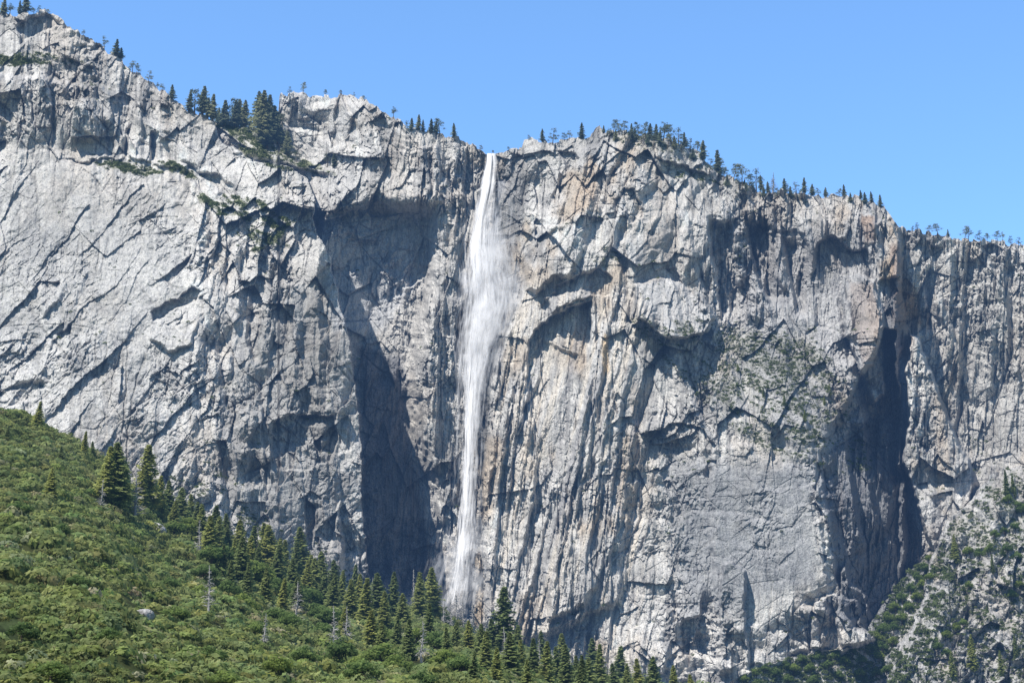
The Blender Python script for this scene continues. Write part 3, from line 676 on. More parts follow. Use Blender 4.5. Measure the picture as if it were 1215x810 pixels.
# ================================================================== plants on the ledges (nobody could count them)
pr = plant*(np.broadcast_to(((BOT-sk)/700)[None], plant.shape))
pr = np.maximum(pr*pr_boost, mead*0.9)
pr = np.where((PX > -100) & (PX < 1320), pr, 0); pf = pr.ravel()**1.3; cs = np.cumsum(pf); 
NS = 15000
idx = np.searchsorted(cs, rng.random(NS)*cs[-1]).clip(0, pf.size-1)
cen = P.reshape(-1, 3)[idx]; rad = (0.9+2.0*rng.random(NS)**2)*np.where(mG.ravel()[idx], 1.5, 1.0)
per = 26
d = rng.normal(size=(NS, per, 3)); d /= np.linalg.norm(d, axis=2, keepdims=True); d[..., 2] = np.abs(d[..., 2])
rr = rad[:, None, None]*(0.55+0.5*rng.random((NS, per, 1)))
pos = cen[:, None]+d*rr*np.array([1.2, 1.0, 0.85])
q, fq = leaf_soup(pos.reshape(-1, 3), d.reshape(-1, 3), np.repeat(rad*0.40, per), rng, 0.5)
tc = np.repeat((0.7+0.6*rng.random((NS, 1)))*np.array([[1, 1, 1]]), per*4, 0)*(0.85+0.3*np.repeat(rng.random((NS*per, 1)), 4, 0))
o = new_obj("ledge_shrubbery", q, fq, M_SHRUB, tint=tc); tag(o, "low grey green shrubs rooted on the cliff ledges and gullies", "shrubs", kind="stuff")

# ================================================================== TREES
class MB:
    def __init__(s): s.v = []; s.f = []; s.c = []; s.n = 0
    def add(s, v, f, c=1.0):
        v = np.asarray(v, float); s.v.append(v); s.f.append(np.asarray(f)+s.n); s.c.append(np.ones((len(v), 3))*c); s.n += len(v)
    def mesh(s, name, m):
        o = new_obj(name, np.concatenate(s.v), np.concatenate(s.f), m, tint=np.concatenate(s.c)); COL.objects.unlink(o); me = o.data; bpy.data.objects.remove(o); return me
def tube(mb, pts, rad, n=6, c=1.0):
    pts = np.array(pts, float); ang = np.arange(n)*2*math.pi/n; rings = []
    for i, p in enumerate(pts):
        t = pts[min(i+1, len(pts)-1)]-pts[max(i-1, 0)]; t /= np.linalg.norm(t)
        a = np.cross(t, [0.3, 0.9, 0.2]); a /= np.linalg.norm(a); b = np.cross(t, a)
        rings.append(p+rad[i]*(np.cos(ang)[:, None]*a+np.sin(ang)[:, None]*b))
    v = np.concatenate(rings); f = []
    for i in range(len(pts)-1):
        for k in range(n): f.append((i*n+k, i*n+(k+1) % n, (i+1)*n+(k+1) % n, (i+1)*n+k))
    mb.add(v, f, c)
def conifer(seed, H=20.0, R=3.2, base=0.12, dens=1.0, irregular=0.25, rounded=False, gaps=0.1):
    """trunk and crown meshes of one conifer, unit: metres"""
    r = np.random.default_rng(seed); tr = MB(); cr = MB()
    lean = r.normal(0, 0.015, 2)
    tube(tr, [(lean[0]*H*t*t, lean[1]*H*t*t, H*t) for t in (0, .3, .6, .98)], [H*.016, H*.012, H*.007, H*.001], 6)
    nb = int(130*dens); pos = []; nr_ = []; sz = []; shade = []
    side = r.random(8)
    for i in range(nb):
        t = base+(1-base)*(i+r.random())/nb
        az = i*2.399+r.normal(0, .3)
        if r.random() < gaps: continue
        k = (t-base)/(1-base)
        prof = (math.sin(math.pi*min(1, 0.18+0.82*k))**0.8 if rounded else (1-k)**0.85*min(1, 0.35+k*4))
        L = R*prof*(1-irregular*r.random()*1.4)*(0.8+0.4*side[int(az*8/(2*math.pi)) % 8])+0.25
        drop = -0.28+0.6*k
        tube(tr, [(lean[0]*H*t*t, lean[1]*H*t*t, t*H), (lean[0]*H*t*t+math.cos(az)*L*.85, lean[1]*H*t*t+math.sin(az)*L*.85, t*H+drop*L*.8)], [H*.0028, H*.0008], 3)
        m = max(3, int(L*3.0))
        for j in range(m):
            u = (j+0.6*r.random()+.3)/m
            for s in (-1, 1, 0):
                w = L*0.26*(1-u*0.5)*s*r.uniform(.5, 1.2)
                pos.append((lean[0]*H*t*t+math.cos(az)*L*u-math.sin(az)*w, lean[1]*H*t*t+math.sin(az)*L*u+math.cos(az)*w, t*H+drop*L*u+r.normal(0, .12)))
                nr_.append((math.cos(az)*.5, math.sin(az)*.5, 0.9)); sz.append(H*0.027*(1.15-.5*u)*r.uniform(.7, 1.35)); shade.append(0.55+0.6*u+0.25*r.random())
    q, f = leaf_soup(np.array(pos), np.array(nr_), np.array(sz), r, 0.55)
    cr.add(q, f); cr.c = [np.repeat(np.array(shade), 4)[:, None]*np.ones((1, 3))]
    return tr.mesh("trunk", M_BARK), cr
def pine(seed, H=16., R=3.0, base=0.3):
    """open, uneven rim pine: a few foliage clumps on crooked limbs"""
    r = np.random.default_rng(seed); tr = MB(); cr = MB()
    xs = np.cumsum(r.normal(0, .02*H, 5)); ys = np.cumsum(r.normal(0, .02*H, 5)); zs = np.linspace(0, H*.96, 5); xs -= xs[0]; ys -= ys[0]
    tube(tr, np.stack([xs, ys, zs], 1), [H*.02, H*.016, H*.012, H*.007, H*.002], 6)
    pos = []; nr_ = []; sz = []; sh = []
    for i in range(int(r.integers(17, 26))):
        t = base+(1-base)*r.random()**0.9; z = t*H; cx = np.interp(z, zs, xs); cy = np.interp(z, zs, ys)
        az = r.random()*6.28; L = R*(1.1-0.85*((t-base)/(1-base))**1.4)*r.uniform(.35, 1.05)
        e = np.array([cx+math.cos(az)*L, cy+math.sin(az)*L, z+L*.2])
        tube(tr, [(cx, cy, z), e], [H*.005, H*.001], 3)
        c = H*.065*r.uniform(.8, 1.5); m = int(30)
        dd = r.normal(size=(m, 3)); dd /= np.linalg.norm(dd, axis=1, keepdims=True)
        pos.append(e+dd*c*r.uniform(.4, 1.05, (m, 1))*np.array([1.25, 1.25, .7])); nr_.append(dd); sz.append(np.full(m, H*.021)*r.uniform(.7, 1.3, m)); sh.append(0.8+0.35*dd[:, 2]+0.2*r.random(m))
    q, f = leaf_soup(np.concatenate(pos), np.concatenate(nr_), np.concatenate(sz), r, .5)
    cr.add(q, f); cr.c = [np.repeat(np.concatenate(sh), 4)[:, None]*np.ones((1, 3))]
    return tr.mesh("trunk", M_BARK), cr
def snag(seed, H=16.):
    r = np.random.default_rng(seed); tr = MB(); br = MB()
    xs = np.cumsum(r.normal(0, .012*H, 5)); ys = np.cumsum(r.normal(0, .012*H, 5)); zs = np.linspace(0, H, 5); xs -= xs[0]; ys -= ys[0]
    tube(tr, np.stack([xs, ys, zs], 1), [H*.024, H*.020, H*.015, H*.010, H*.004], 6)
    for i in range(70):
        t = 0.15+0.83*r.random(); z = t*H; cx = np.interp(z, zs, xs); cy = np.interp(z, zs, ys); az = r.random()*6.28
        L = H*.17*(1.1-t)*r.uniform(.4, 1.3)
        p1 = np.array([cx+math.cos(az)*L*.5, cy+math.sin(az)*L*.5, z+L*.1]); p2 = np.array([cx+math.cos(az)*L, cy+math.sin(az)*L, z+r.uniform(-.3, .4)*L])
        tube(br, [(cx, cy, z), p1, p2], [H*.009, H*.007, H*.003], 3)
        tube(br, [p1, p1+r.normal(0, L*.3, 3)], [H*.006, H*.003], 3)
    return tr.mesh("trunk", M_DEAD), br.mesh("branches", M_DEAD)
def broadleaf(seed, H=9., R=4.5):
    r = np.random.default_rng(seed); tr = MB(); cr = MB()
    tube(tr, [(0, 0, 0), (.2, 0, H*.25), (.1, .2, H*.6)], [H*.035, H*.026, H*.012], 6)
    pos = []; nr_ = []; sz = []; sh = []
    for i in range(16):
        az = r.random()*6.28; k = r.random()**.5; e = np.array([math.cos(az)*R*.68*k, math.sin(az)*R*.68*k, H*(.42+.42*(1-k*k)*r.uniform(.5, 1.05))])
        tube(tr, [(.15, .1, H*.3), e], [H*.012, H*.003], 3)
        c = R*.38*r.uniform(.7, 1.25); m = 100
        dd = r.normal(size=(m, 3)); dd /= np.linalg.norm(dd, axis=1, keepdims=True)
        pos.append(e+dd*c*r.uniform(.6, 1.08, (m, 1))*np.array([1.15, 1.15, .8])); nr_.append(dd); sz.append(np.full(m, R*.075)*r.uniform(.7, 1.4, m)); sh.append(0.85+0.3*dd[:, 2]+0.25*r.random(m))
    q, f = leaf_soup(np.concatenate(pos), np.concatenate(nr_), np.concatenate(sz), r, .5)
    cr.add(q, f); cr.c = [np.repeat(np.concatenate(sh), 4)[:, None]*np.ones((1, 3))]
    return tr.mesh("trunk", M_BARK), cr.mesh("crown", M_OAK)
FIR = []; RIMF = []; RIMP = []; SNAG = []; OAK = []
for s in range(6):
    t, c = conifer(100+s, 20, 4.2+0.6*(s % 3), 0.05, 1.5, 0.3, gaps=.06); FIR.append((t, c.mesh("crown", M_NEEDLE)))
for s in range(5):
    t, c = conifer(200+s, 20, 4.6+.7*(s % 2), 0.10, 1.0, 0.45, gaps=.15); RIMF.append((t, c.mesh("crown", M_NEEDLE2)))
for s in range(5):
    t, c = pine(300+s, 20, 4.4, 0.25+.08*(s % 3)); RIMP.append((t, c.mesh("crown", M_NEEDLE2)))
for s in range(4): SNAG.append(snag(400+s, 20))
for s in range(4): OAK.append(broadleaf(500+s, 9, 4.6))

def plant_tree(name, tmpl, H0, p, H, label, cat, group, wide=1.0):
    k = H/H0; e = bpy.data.objects.new(name, None); COL.objects.link(e)
    e.location = Vector(p); e.scale = (k*wide, k*wide, k); e.rotation_euler = (0, 0, rng.random()*6.28); e.empty_display_size = 0.1
    for me, nm in zip(tmpl, ("trunk", "branches" if tmpl[1].name.startswith("branches") else "crown")):
        c = bpy.data.objects.new(nm, me); COL.objects.link(c); c.parent = e
    return tag(e, label, cat, group)
ORD = ["first", "second", "third", "fourth", "fifth", "sixth", "seventh", "eighth", "ninth", "tenth", "eleventh", "twelfth", "thirteenth", "fourteenth", "fifteenth", "sixteenth", "seventeenth", "eighteenth",
       "nineteenth", "twentieth", "twenty-first", "twenty-second", "twenty-third", "twenty-fourth", "twenty-fifth", "twenty-sixth", "twenty-seventh", "twenty-eighth", "twenty-ninth", "thirtieth"]
def size_word(h, hs):
    r_ = sorted(hs).index(h)/max(1, len(hs)-1)
    return "tall" if r_ > .66 else ("small" if r_ < .34 else "middling")
def cliff_point(px, py):
    c = int(np.clip(np.searchsorted(pxs, px), 0, NX-1)); j = int(np.clip(np.searchsorted(PY[:, c], py), 0, NY-1)); return P[j, c], Yd[j, c]
def rim_row(items, place, group, kinds="fp"):
    """items: (px, base py or None for the skyline, height in photo pixels, kind)"""
    items = sorted(items, key=lambda a: a[0]); hs = [a[2] for a in items]
    for i, (px, by_, h, kd) in enumerate(items):
        c = int(np.clip(np.searchsorted(pxs, px), 0, NX-1))
        pt, yy = cliff_point(px, (sk[c]+1.5) if by_ is None else by_)
        H = (h)*yy/F*1.25
        lab = f"{size_word(h, hs)} {'open ragged pine' if kd=='p' else 'pointed conifer' if kd=='f' else 'bare dead tree'} {place}, {ORD[i]} from left"
        tm = {'p': RIMP, 'f': RIMF, 's': SNAG}[kd]
        nm = {'p': "rim_pine", 'f': "rim_conifer", 's': "dead_tree"}[kd]
        plant_tree(nm, tm[int(rng.integers(len(tm)))], 20.0, pt-np.array([0, 0, 0.5]), H, lab, "tree", group, 1.35+.45*rng.random())
rim_row([(4, None, 20, 'f'), (10, None, 14, 'p'), (22, None, 16, 'f'), (30, None, 19, 'f'), (40, None, 9, 'p'), (46, None, 9, 'p'), (57, None, 7, 'p')], "on the highest left summit", "trees on the left summit")
rim_row([(98, None, 8, 'p'), (123, None, 13, 'p'), (137, None, 20, 'f'), (143, None, 13, 'f'), (157, None, 14, 'p'), (163, None, 12, 'p'), (175, None, 13, 'p'), (186, None, 8, 'p'), (192, None, 9, 'p'), (203, None, 17, 'f')],
        "on the slanting ridge below the summit", "trees down the left ridge")
rim_row([(224, 134, 26, 'f'), (230, 136, 30, 'p'), (240, 136, 33, 'f'), (246, 139, 24, 'f'), (252, 139, 30, 'f'), (258, 146, 18, 'f'), (265, 150, 30, 'f'), (272, 146, 26, 'p'), (278, 152, 32, 'f'), (283, 148, 28, 'f'),
         (290, 150, 30, 'f'), (296, 158, 20, 'f')],
        "in the forested notch, left half", "trees at the left of the notch")
rim_row([(306, 152, 42, 'f'), (312, 158, 48, 'f'), (318, 152, 40, 'f'), (310, 170, 40, 'f'), (323, 172, 44, 'f'), (328, 172, 38, 'f'), (316, 176, 36, 'f'), (340, 184, 26, 'f'), (335, 150, 14, 'p'), (352, 192, 14, 'p'), (388, 198, 14, 'p'), (396, 199, 18, 'f')],
        "in the notch beside the pale outcrop", "trees at the right of the notch")
rim_row([(342, None, 9, 'p'), (359, None, 14, 'p'), (386, None, 8, 'p'), (404, None, 6, 'p'), (419, None, 6, 'p'), (432, None, 7, 'p')], "on top of the pale outcrop", "trees on the outcrop")
rim_row([(466, None, 13, 'p'), (483, None, 11, 'p'), (488, None, 15, 'f'), (496, None, 18, 'f'), (501, None, 14, 'f'), (511, None, 17, 'f'), (517, None, 15, 'f'), (522, None, 18, 'p'), (538, None, 16, 'f'), (570, None, 8, 'p'), (584, 181, 5, 'p'), (604, None, 5, 'p')],
        "on the rim just left of the waterfall lip", "trees on the rim by the waterfall")
rim_row([(627, None, 7, 'p'), (643, None, 15, 'f'), (655, None, 17, 'p'), (669, None, 10, 'p'), (676, None, 10, 'p'), (690, None, 18, 'f'), (716, None, 9, 'f')], "on the rim right of the waterfall", "trees right of the waterfall")
rim_row([(727, 158, 14, 'p'), (734, 160, 17, 'p'), (740, 160, 15, 'p'), (749, 163, 16, 'f'), (757, 163, 17, 'p'), (765, 164, 19, 'p'), (771, 165, 18, 'f'), (778, 166, 18, 'f'), (787, 168, 21, 'p'), (796, 170, 23, 'p'), (804, 172, 18, 'p'), (812, 175, 17, 'f'), (818, 180, 15, 'p'), (826, 182, 14, 'p'), (833, 190, 22, 'f')],
        "in the dense row on the central rim", "trees on the central rim")
rim_row([(722, 166, 12, 'p'), (731, 168, 13, 'f'), (745, 170, 12, 'p'), (753, 168, 15, 'f'), (761, 170, 14, 'p'), (768, 172, 14, 'f'), (775, 174, 13, 'p'), (783, 174, 18, 'f'), (791, 176, 16, 'p'), (800, 178, 16, 'f'), (808, 181, 14, 'p'), (822, 190, 14, 'f'), (841, 206, 16, 'p')],
        "just below the dense row on the central rim", "trees just below the central rim")
rim_row([(862, 222, 14, 'f'), (876, 224, 15, 'p'), (884, 228, 14, 'f'), (893, 232, 14, 'p'), (906, 234, 13, 'f'), (922, 236, 13, 'p'), (938, 236, 14, 'f'), (950, 238, 12, 'p')],
        "just below the sloping rim", "trees just below the sloping rim")
rim_row([(852, 210, 30, 'f'), (858, 214, 14, 'p'), (870, 214, 17, 'p'), (881, 220, 22, 'p'), (888, 221, 13, 'p'), (897, 224, 22, 'p'), (902, 226, 18, 'f'), (911, 226, 13, 'f'), (916, None, 24, 's'), (930, 230, 17, 'f'), (934, 232, 12, 'p'), (945, 230, 13, 'p'), (954, 230, 18, 'f'), (963, 230, 13, 'f')],
        "on the rim sloping down from the centre", "trees on the sloping rim")
rim_row([(971, None, 9, 'p'), (979, None, 11, 'f'), (995, None, 10, 'p'), (1001, None, 14, 'f'), (1009, 240, 11, 'f'), (1021, None, 10, 'f'), (1027, None, 13, 'f'), (1034, None, 12, 'f'), (1044, None, 14, 'f')],
        "on the rim above the brown nose", "trees above the nose")
rim_row([(1083, None, 7, 'p'), (1088, None, 8, 'p'), (1102, None, 9, 'p'), (1113, None, 14, 'p'), (1125, None, 8, 'f'), (1144, None, 14, 'p'), (1149, None, 12, 'p'), (1163, None, 13, 'p'), (1170, None, 10, 'p'), (1183, None, 13, 'p'), (1189, None, 10, 'p'), (1199, None, 10, 'p'), (1208, None, 9, 'p')],
        "on the far right rim", "trees on the far right rim")

def hill_row(items, place, group, kind):
    items = sorted(items, key=lambda a: a[0]); hs = [a[2] for a in items]
    tm, nm, word, cat = {'f': (FIR, "conifer_tree", "dark green conifer", "tree"), 's': (SNAG, "dead_tree", "bare grey dead tree", "dead tree"), 'o': (OAK, "broadleaf_tree", "round leafy tree", "tree")}[kind]
    H0 = 9.0 if kind == 'o' else 20.0
    for i, it in enumerate(items):
        px, py, h = it[:3]
        pt, yy = hill_point(px, py); H = h*yy/F*1.05
        plant_tree(nm, tm[int(rng.integers(len(tm)))], H0, pt-np.array([0, 0, .6]), H, f"{size_word(h, hs)} {word} {place}, {ORD[i]} from left", cat, group, (1.0 if kind == 's' else 1.2)+.4*rng.random())
hill_row([(43, 512, 34), (60, 594, 40), (98, 545, 34), (108, 548, 26), (8, 520, 18), (72, 548, 22)], "alone among the brush at upper left", "scattered hillside conifers", 'f')
hill_row([(126, 600, 66), (135, 606, 76), (146, 606, 54), (164, 606, 50), (171, 608, 76), (188, 616, 50), (197, 618, 48), (214, 620, 42), (226, 618, 40), (205, 632, 40)], "in the dark clump near the hollow", "conifers by the hollow", 'f')
hill_row([(238, 650, 50), (247, 672, 58), (256, 660, 46), (268, 668, 46), (277, 684, 44), (286, 700, 58), (296, 690, 52), (305, 700, 44), (318, 688, 62), (327, 704, 52), (336, 690, 48), (345, 712, 48), (355, 690, 66), (364, 712, 46), (372, 716, 52), (262, 690, 40), (314, 722, 46), (334, 728, 42), (352, 730, 44), (292, 716, 42), (272, 706, 40), (382, 726, 44)],
         "in the wood along the hillside crest", "conifers along the crest", 'f')
hill_row([(394, 730, 46), (404, 722, 40), (415, 740, 50), (425, 728, 48), (432, 748, 56), (447, 738, 56), (456, 750, 44), (465, 738, 54), (477, 748, 40), (497, 738, 54), (513, 738, 60), (440, 772, 46), (470, 770, 42), (408, 760, 40)],
         "in front of the shadowed gully", "conifers below the gully", 'f')
hill_row([(540, 775, 38), (556, 780, 44), (570, 790, 46), (583, 778, 40), (597, 782, 80), (606, 812, 56), (617, 806, 40), (633, 812, 50), (648, 818, 56), (660, 814, 42), (672, 822, 56), (684, 818, 42), (698, 824, 46), (712, 822, 54), (728, 826, 40), (744, 828, 38), (757, 826, 44), (775, 828, 44), (590, 820, 44), (560, 822, 40), (625, 834, 48), (690, 838, 50)],
         "at the foot of the fluted wall", "conifers at the foot of the wall", 'f')
hill_row([(118, 604, 40), (160, 622, 70), (236, 660, 44), (272, 650, 44), (246, 734, 56), (300, 664, 34), (312, 770, 40), (350, 740, 44), (395, 770, 50)], "standing in the hillside wood", "dead trees on the hillside", 's')
hill_row([(452, 784, 46), (484, 788, 50), (508, 770, 52), (530, 790, 46), (575, 800, 50), (612, 790, 46), (642, 796, 44), (668, 802, 46), (704, 808, 44), (735, 814, 44), (800, 834, 40), (820, 838, 36)],
         "further down in front of the wall", "conifers lower in front of the wall", 'f')
hill_row([(412, 768, 50), (440, 720, 40), (490, 724, 48), (500, 790, 48), (525, 742, 34), (535, 748, 38), (542, 744, 42), (550, 752, 40), (560, 756, 40), (575, 770, 44), (600, 790, 44), (640, 800, 40), (655, 806, 36), (770, 818, 30)],
         "below the foot of the waterfall", "dead trees below the waterfall", 's')
hill_row([(20, 620, 22), (70, 640, 20), (90, 700, 24), (25, 760, 28), (200, 700, 20), (205, 742, 26), (235, 705, 20), (150, 660, 18), (130, 770, 28), (60, 812, 30), (250, 790, 26), (262, 818, 30)],
         "rising out of the brush", "leafy trees in the brush", 'o')
hill_row([(402, 790, 34), (420, 800, 30), (380, 760, 26), (452, 796, 32), (470, 800, 30), (492, 770, 26), (515, 776, 30), (532, 800, 32), (548, 812, 30), (455, 766, 24), (360, 790, 30), (330, 812, 34), (300, 760, 24), (430, 822, 34), (500, 822, 32)],
         "in the mixed wood below the fall", "leafy trees below the fall", 'o')
hill_row([(222, 640, 28), (250, 682, 30), (262, 676, 32), (280, 672, 26), (300, 700, 32), (312, 706, 30), (330, 716, 30), (348, 722, 30), (366, 724, 30), (288, 728, 28), (270, 712, 26), (240, 690, 24), (322, 744, 28), (375, 742, 28), (340, 752, 26), (206, 640, 22), (393, 748, 28)],
         "between the conifers along the crest", "leafy trees along the crest", 'o')
hill_row([(232, 640, 50), (252, 655, 56), (266, 660, 52), (283, 670, 54), (298, 676, 50), (312, 682, 56), (330, 690, 50), (350, 700, 56), (366, 704, 46), (380, 712, 54), (396, 716, 46), (420, 722, 46)],
         "at the back of the crest wood", "conifers at the back of the crest wood", 'f')
# right-hand gully and crag
def crag_row(items, place, group, kind, k=1.0):
    items = sorted(items, key=lambda a: a[0]); hs = [a[2] for a in items]
    tm, nm, word = {'f': (FIR, "conifer_tree", "slender green conifer"), 'o': (OAK, "broadleaf_tree", "round leafy tree")}[kind]
    for i, (px, py, h) in enumerate(items):
        pt, yy = cliff_point(px, py); H = h*yy/F*(1.12 if kind == 'o' else 1.1)
        plant_tree(nm, tm[int(rng.integers(len(tm)))], 9.0 if kind == 'o' else 20.0, pt-np.array([0, 0, .8]), H, f"{size_word(h, hs)} {word} {place}, {ORD[i]} from left", "tree", group, 1.0)
crag_row([(885, 812, 14), (897, 806, 15), (908, 800, 14), (920, 806, 15), (930, 796, 14), (942, 800, 15), (952, 790, 14), (962, 800, 15), (972, 786, 14), (983, 796, 15), (992, 784, 14), (1002, 792, 15), (1012, 780, 14), (1022, 790, 15), (1032, 776, 14), (1042, 786, 15), (900, 818, 14), (935, 814, 14), (965, 814, 14), (995, 808, 14), (1020, 806, 14), (1040, 806, 14), (1052, 800, 12)],
         "on the apron below the alcove", "trees on the apron", 'o')
crag_row([(1040, 764, 15), (1048, 754, 16), (1054, 740, 15), (1060, 752, 15), (1062, 728, 15), (1070, 742, 16), (1070, 716, 15), (1078, 728, 15), (1080, 704, 14), (1088, 716, 15), (1088, 692, 14), (1096, 700, 14), (1096, 680, 14), (1103, 690, 13), (1046, 774, 14), (1058, 768, 14), (1102, 668, 11)],
         "in the narrow gully beside the alcove", "trees in the gully", 'o')
crag_row([(1150, 660, 14), (1162, 664, 15), (1175, 658, 14), (1186, 666, 16), (1196, 660, 16), (1206, 668, 16), (1180, 640, 13), (1192, 636, 13), (1205, 632, 14), (1204, 606, 16), (1212, 612, 16), (1196, 598, 13), (1110, 766, 14), (1122, 760, 15), (1134, 752, 14), (1142, 745, 13), (1114, 772, 12), (1124, 782, 14), (1200, 712, 14), (1210, 700, 14), (1150, 700, 12)],
         "on the broken crag at lower right", "leafy trees on the crag", 'o')
crag_row([(1134, 668, 32), (1154, 796, 40), (1195, 588, 30), (1203, 590, 26), (1178, 680, 22), (1188, 800, 26), (1130, 806, 30), (1172, 740, 22), (1205, 780, 26)], "on the broken crag at lower right", "conifers on the crag", 'f')
crag_row([(905, 470, 12), (930, 480, 13), (955, 500, 14), (984, 470, 16), (875, 440, 10), (978, 480, 12)], "on the shrubby ledge slope", "conifers on the ledge slope", 'f')

# ================================================================== boulders
def boulder(px, py, w_, h_, label, seed):
    r = np.random.default_rng(seed); c = hill_point(px, py)[0]
    import bmesh
    bm = bmesh.new(); bmesh.ops.create_icosphere(bm, subdivisions=4, radius=1)
    A = r.normal(size=(14, 3)); A /= np.linalg.norm(A, axis=1, keepdims=True); dist = r.uniform(.55, .95, 14)
    for v in bm.verts:
        p = np.array(v.co)
        for a, dd in zip(A, dist):
            k = p@a
            if k > dd: p = p-a*(k-dd)
        p += 0.02*np.sin(p[::-1]*23+seed)
        v.co = Vector((p[0]*w_, p[1]*w_*.8, p[2]*h_))
    me = bpy.data.meshes.new("boulder"); bm.to_mesh(me); bm.free()
    a = me.attributes.new("tint", 'FLOAT_COLOR', 'POINT'); a.data.foreach_set("color", np.tile([.46, .44, .42, 1], len(me.vertices)))
    me.materials.append(M_ROCK)
    o = bpy.data.objects.new("boulder", me); COL.objects.link(o); o.location = Vector(c)+Vector((0, -2, 3.0)); o.rotation_euler = (0, 0.45, 0.2)
    tag(o, label, "boulder")
boulder(172, 738, 6.2, 4.6, "pale grey boulder jutting from the brush on the hillside", 3)
boulder(186, 632, 8, 4.5, "pale flat boulder beside the hollow under dark conifers", 5)

# ================================================================== THE WATERFALL
FALL = np.array([(583, 179.5, 6.0), (583, 190, 8.5), (581, 205, 10), (578, 222, 11), (574, 245, 11.5), (569, 270, 12), (567, 290, 14), (568, 310, 18), (571, 335, 24), (572, 360, 27),
                 (569, 385, 28), (565, 410, 25), (562, 440, 20), (560, 480, 15), (558, 520, 12.5), (556, 560, 13), (554, 600, 14), (551, 640, 16), (547, 675, 19), (543, 700, 21), (538, 718, 22)], float)
def water_mat(name, dens, seed, streak, soft, bright=0.80):
    m = bpy.data.materials.new(name); m.use_nodes = True; t = m.node_tree; b = t.nodes["Principled BSDF"]
    b.inputs["Base Color"].default_value = (bright, bright*1.0, bright*1.02, 1); b.inputs["Roughness"].default_value = 0.9; b.inputs["Specular IOR Level"].default_value = 0.1
    uv = t.nodes.new("ShaderNodeAttribute"); uv.attribute_name = "flow"
    sep = t.nodes.new("ShaderNodeSeparateXYZ"); t.links.new(uv.outputs["Vector"], sep.inputs[0])
    def M(op, a, b_=None, c_=None):
        n = t.nodes.new("ShaderNodeMath"); n.operation = op
        for i, v in enumerate((a, b_, c_)):
            if v is None: continue
            if isinstance(v, (int, float)): n.inputs[i].default_value = v
            else: t.links.new(v, n.inputs[i])
        return n.outputs[0]
    # flow.x: -1..1 across, flow.y: metres down, flow.z: density
    cmb = t.nodes.new("ShaderNodeCombineXYZ"); t.links.new(M('MULTIPLY', sep.outputs[0], streak), cmb.inputs[0]); t.links.new(M('MULTIPLY', sep.outputs[1], 0.022), cmb.inputs[1]); cmb.inputs[2].default_value = seed
    n1 = t.nodes.new("ShaderNodeTexNoise"); n1.inputs["Detail"].default_value = 6; n1.inputs["Roughness"].default_value = 0.68; n1.inputs["Scale"].default_value = 1; n1.inputs["Distortion"].default_value = 0.5
    t.links.new(cmb.outputs[0], n1.inputs["Vector"])
    cmb2 = t.nodes.new("ShaderNodeCombineXYZ"); t.links.new(M('MULTIPLY', sep.outputs[0], 1.6), cmb2.inputs[0]); t.links.new(M('MULTIPLY', sep.outputs[1], 0.035), cmb2.inputs[1]); cmb2.inputs[2].default_value = seed+7
    n2 = t.nodes.new("ShaderNodeTexNoise"); n2.inputs["Detail"].default_value = 5; n2.inputs["Scale"].default_value = 1; t.links.new(cmb2.outputs[0], n2.inputs["Vector"])
    edge_ = M('SUBTRACT', 1, M('POWER', M('ABSOLUTE', sep.outputs[0]), soft))
    s = M('MULTIPLY', M('SUBTRACT', n1.outputs["Fac"], 0.5), 4.4)
    s2 = M('MULTIPLY', M('SUBTRACT', n2.outputs["Fac"], 0.5), 2.2)
    a = M('ADD', M('ADD', M('MULTIPLY_ADD', edge_, 1.35, -0.80), s), s2)
    a = M('ADD', a, sep.outputs[2]); al = t.nodes.new("ShaderNodeMath"); al.operation = 'MULTIPLY'; al.inputs[1].default_value = dens; al.use_clamp = True
    t.links.new(a, al.inputs[0])
    e2_ = t.nodes.new("ShaderNodeMath"); e2_.operation = 'MULTIPLY'; e2_.use_clamp = True; t.links.new(edge_, e2_.inputs[0]); e2_.inputs[1].default_value = 2.2
    t.links.new(M('MULTIPLY', al.outputs[0], e2_.outputs[0]), b.inputs["Alpha"])
    # spray brightness put in by a fixed sunward normal, whichever way the sheet faces
    cn = t.nodes.new("ShaderNodeCombineXYZ")
    for i_, v_ in enumerate((-0.25, -0.65, 0.72)): cn.inputs[i_].default_value = v_
    t.links.new(cn.outputs[0], b.inputs["Normal"])
    return m
W1 = water_mat("white_water", 0.80, 1.0, 11.0, 1.3); W2 = water_mat("water_spray", 0.36, 9.0, 8.0, 1.2); W3 = water_mat("water_mist", 0.30, 4.0, 5.0, 1.2)
fall = bpy.data.objects.new("waterfall", None); COL.objects.link(fall); fall.location = Vector(cliff_point(583, 184)[0])
tag(fall, "tall thin white waterfall dropping from the rim notch down the granite wall", "waterfall")
bpy.context.view_layer.update()
def wall_front(py, xs_, smooth_rows=25):
    """depth in front of which the sheet falls, from the rock behind it"""
    out = []
    for y in py:
        x = np.interp(y, FALL[:, 1], FALL[:, 0]); c0 = np.searchsorted(pxs, x-xs_); c1 = np.searchsorted(pxs, x+xs_)+1
        j = int(np.clip(np.searchsorted(PY[:, c0], y), 0, NY-1)); out.append(Yd[max(0, j-3):j+4, c0:c1].min())
    out = np.array(out); out = np.minimum.accumulate(out)      # water never falls back into the wall
    n_ = len(out)//3; k = np.hanning(2*n_+1); k /= k.sum(); e_ = out
    o2 = np.convolve(np.pad(e_, n_, mode='reflect', reflect_type='odd'), k, 'valid'); return o2-max(0, float((o2-e_).max()))*0.6-3
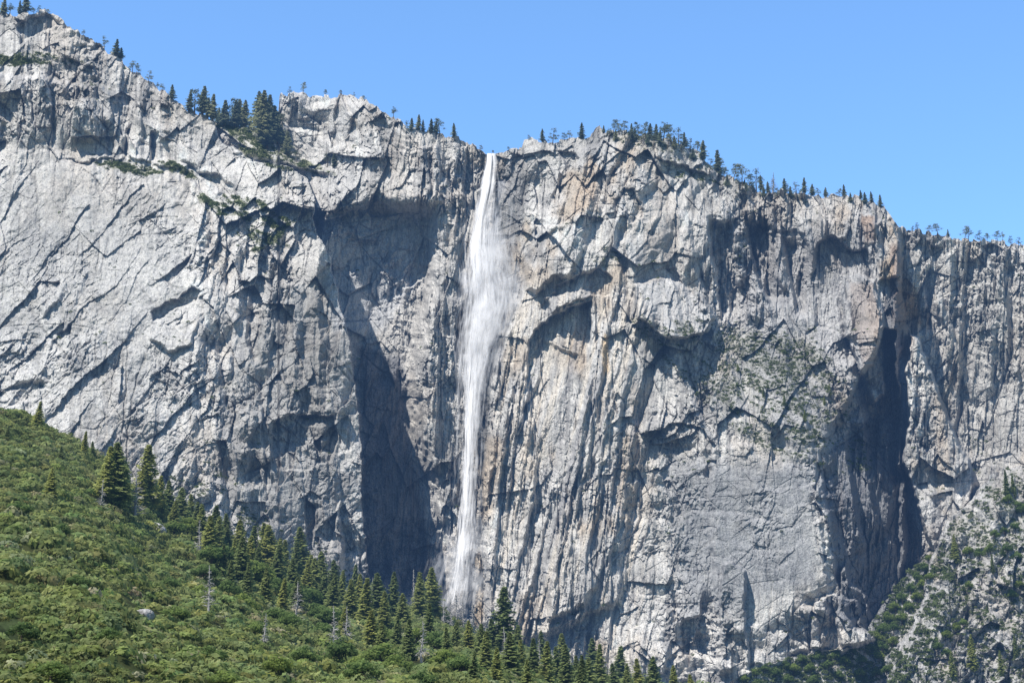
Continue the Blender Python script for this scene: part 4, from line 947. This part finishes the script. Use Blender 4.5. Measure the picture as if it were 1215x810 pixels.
def sheet(name, m, y0, y1, off, wscale, dfun, depth=0.0, curl=3.0, nrow=220, ncol=13, dx=None):
    ys = np.linspace(y0, y1, nrow); cx = np.interp(ys, FALL[:, 1], FALL[:, 0])+off; wd = np.interp(ys, FALL[:, 1], FALL[:, 2])*wscale
    if dx is not None: cx = cx+np.interp(ys, [d_[0] for d_ in dx], [d_[1] for d_ in dx]); wd = wd*np.interp(ys, [d_[0] for d_ in dx], [d_[2] for d_ in dx])
    Yw = wall_front(ys, 9)-depth
    u = np.linspace(-1, 1, ncol)
    PXs = cx[:, None]+u[None]*wd[:, None]+0.8*vnoise(ys[:, None]/14+u[None], u[None]*3+off, 7); PYs = np.broadcast_to(ys[:, None], PXs.shape)
    YY = Yw[:, None]-curl*(1-u[None]**2)
    V_ = at(PXs, PYs, YY).reshape(-1, 3)-np.array(fall.location)
    ob = new_obj(name, V_, gridfaces(nrow, ncol), m, parent=fall, smooth=True)
    a = ob.data.attributes.new("flow", 'FLOAT_VECTOR', 'POINT')
    fl = np.stack([np.broadcast_to(u[None], PXs.shape), PYs+off*3, np.broadcast_to(dfun(ys)[:, None], PXs.shape)], -1).astype(np.float32)
    a.data.foreach_set("vector", fl.ravel()); return ob
dens1 = lambda y: np.interp(y, [181, 200, 300, 330, 420, 500, 640, 700, 718], [.9, .8, .65, .35, .3, .4, .2, -.1, -1.0])
sheet("water_sheet", W1, 182, 719, 0, 0.95, dens1)
sheet("water_sheet", W1, 182, 716, -1.5, 0.55, lambda y: dens1(y)+.1, 3)
sheet("spray_veil", W2, 230, 720, 2, 1.7, lambda y: np.interp(y, [230, 320, 420, 560, 720], [-.3, .3, .2, .0, -.9]), 5, 5)
sheet("spray_veil", W2, 290, 700, 7, 1.7, lambda y: np.interp(y, [290, 340, 420, 500, 700], [-.4, .2, .0, -.3, -.3]), 9, 6)
sheet("spray_veil", W2, 210, 560, -7, .9, lambda y: np.interp(y, [210, 330, 440, 560], [-.7, -.3, -.1, -.6]), 4, 3)
sheet("mist_veil", W3, 215, 520, 0, 2.4, lambda y: np.interp(y, [215, 260, 340, 420, 520], [-.3, .1, .3, .0, -.5]), 11, 8, dx=[(215, 14, 1.2), (260, 22, 1.3), (310, 22, 1.1), (360, 12, .8), (430, 4, .8), (520, 2, .8)])
sheet("mist_veil", W3, 240, 470, 0, 2.0, lambda y: np.interp(y, [240, 300, 360, 420, 470], [-.2, .3, .4, .0, -.5]), 14, 8, dx=[(240, 10, 1.2), (300, 16, 1.2), (360, 10, .8), (470, 3, .8)])
sheet("spray_veil", W2, 186, 420, 0, 1.5, lambda y: np.interp(y, [186, 250, 330, 420], [-.35, -.1, .1, -.5]), 3, 3, dx=[(186, 2, 1), (260, 9, 1.3), (330, 9, 1.1), (420, 2, .8)])
sheet("spray_veil", W2, 225, 600, -16, .45, lambda y: np.interp(y, [225, 330, 440, 600], [-.7, .0, .1, -.5]), 2, 2)
sheet("mist_veil", W3, 560, 744, 0, 2.6, lambda y: np.interp(y, [560, 650, 712, 744], [-.5, .3, .45, -.6]), 12, 8)

# ================================================================== valley floor
R_ = 30000; n_ = 41
g = np.linspace(-1, 1, n_); g = np.sign(g)*g**2*R_
GX, GY = np.meshgrid(g, g); GV = np.stack([GX, GY, np.zeros_like(GX)-0.5], -1)
o = new_obj("ground", GV.reshape(-1, 3), gridfaces(n_, n_), M_GROUND); tag(o, "flat valley floor in front of the cliff", kind="structure")
print("done", time.time()-T0)
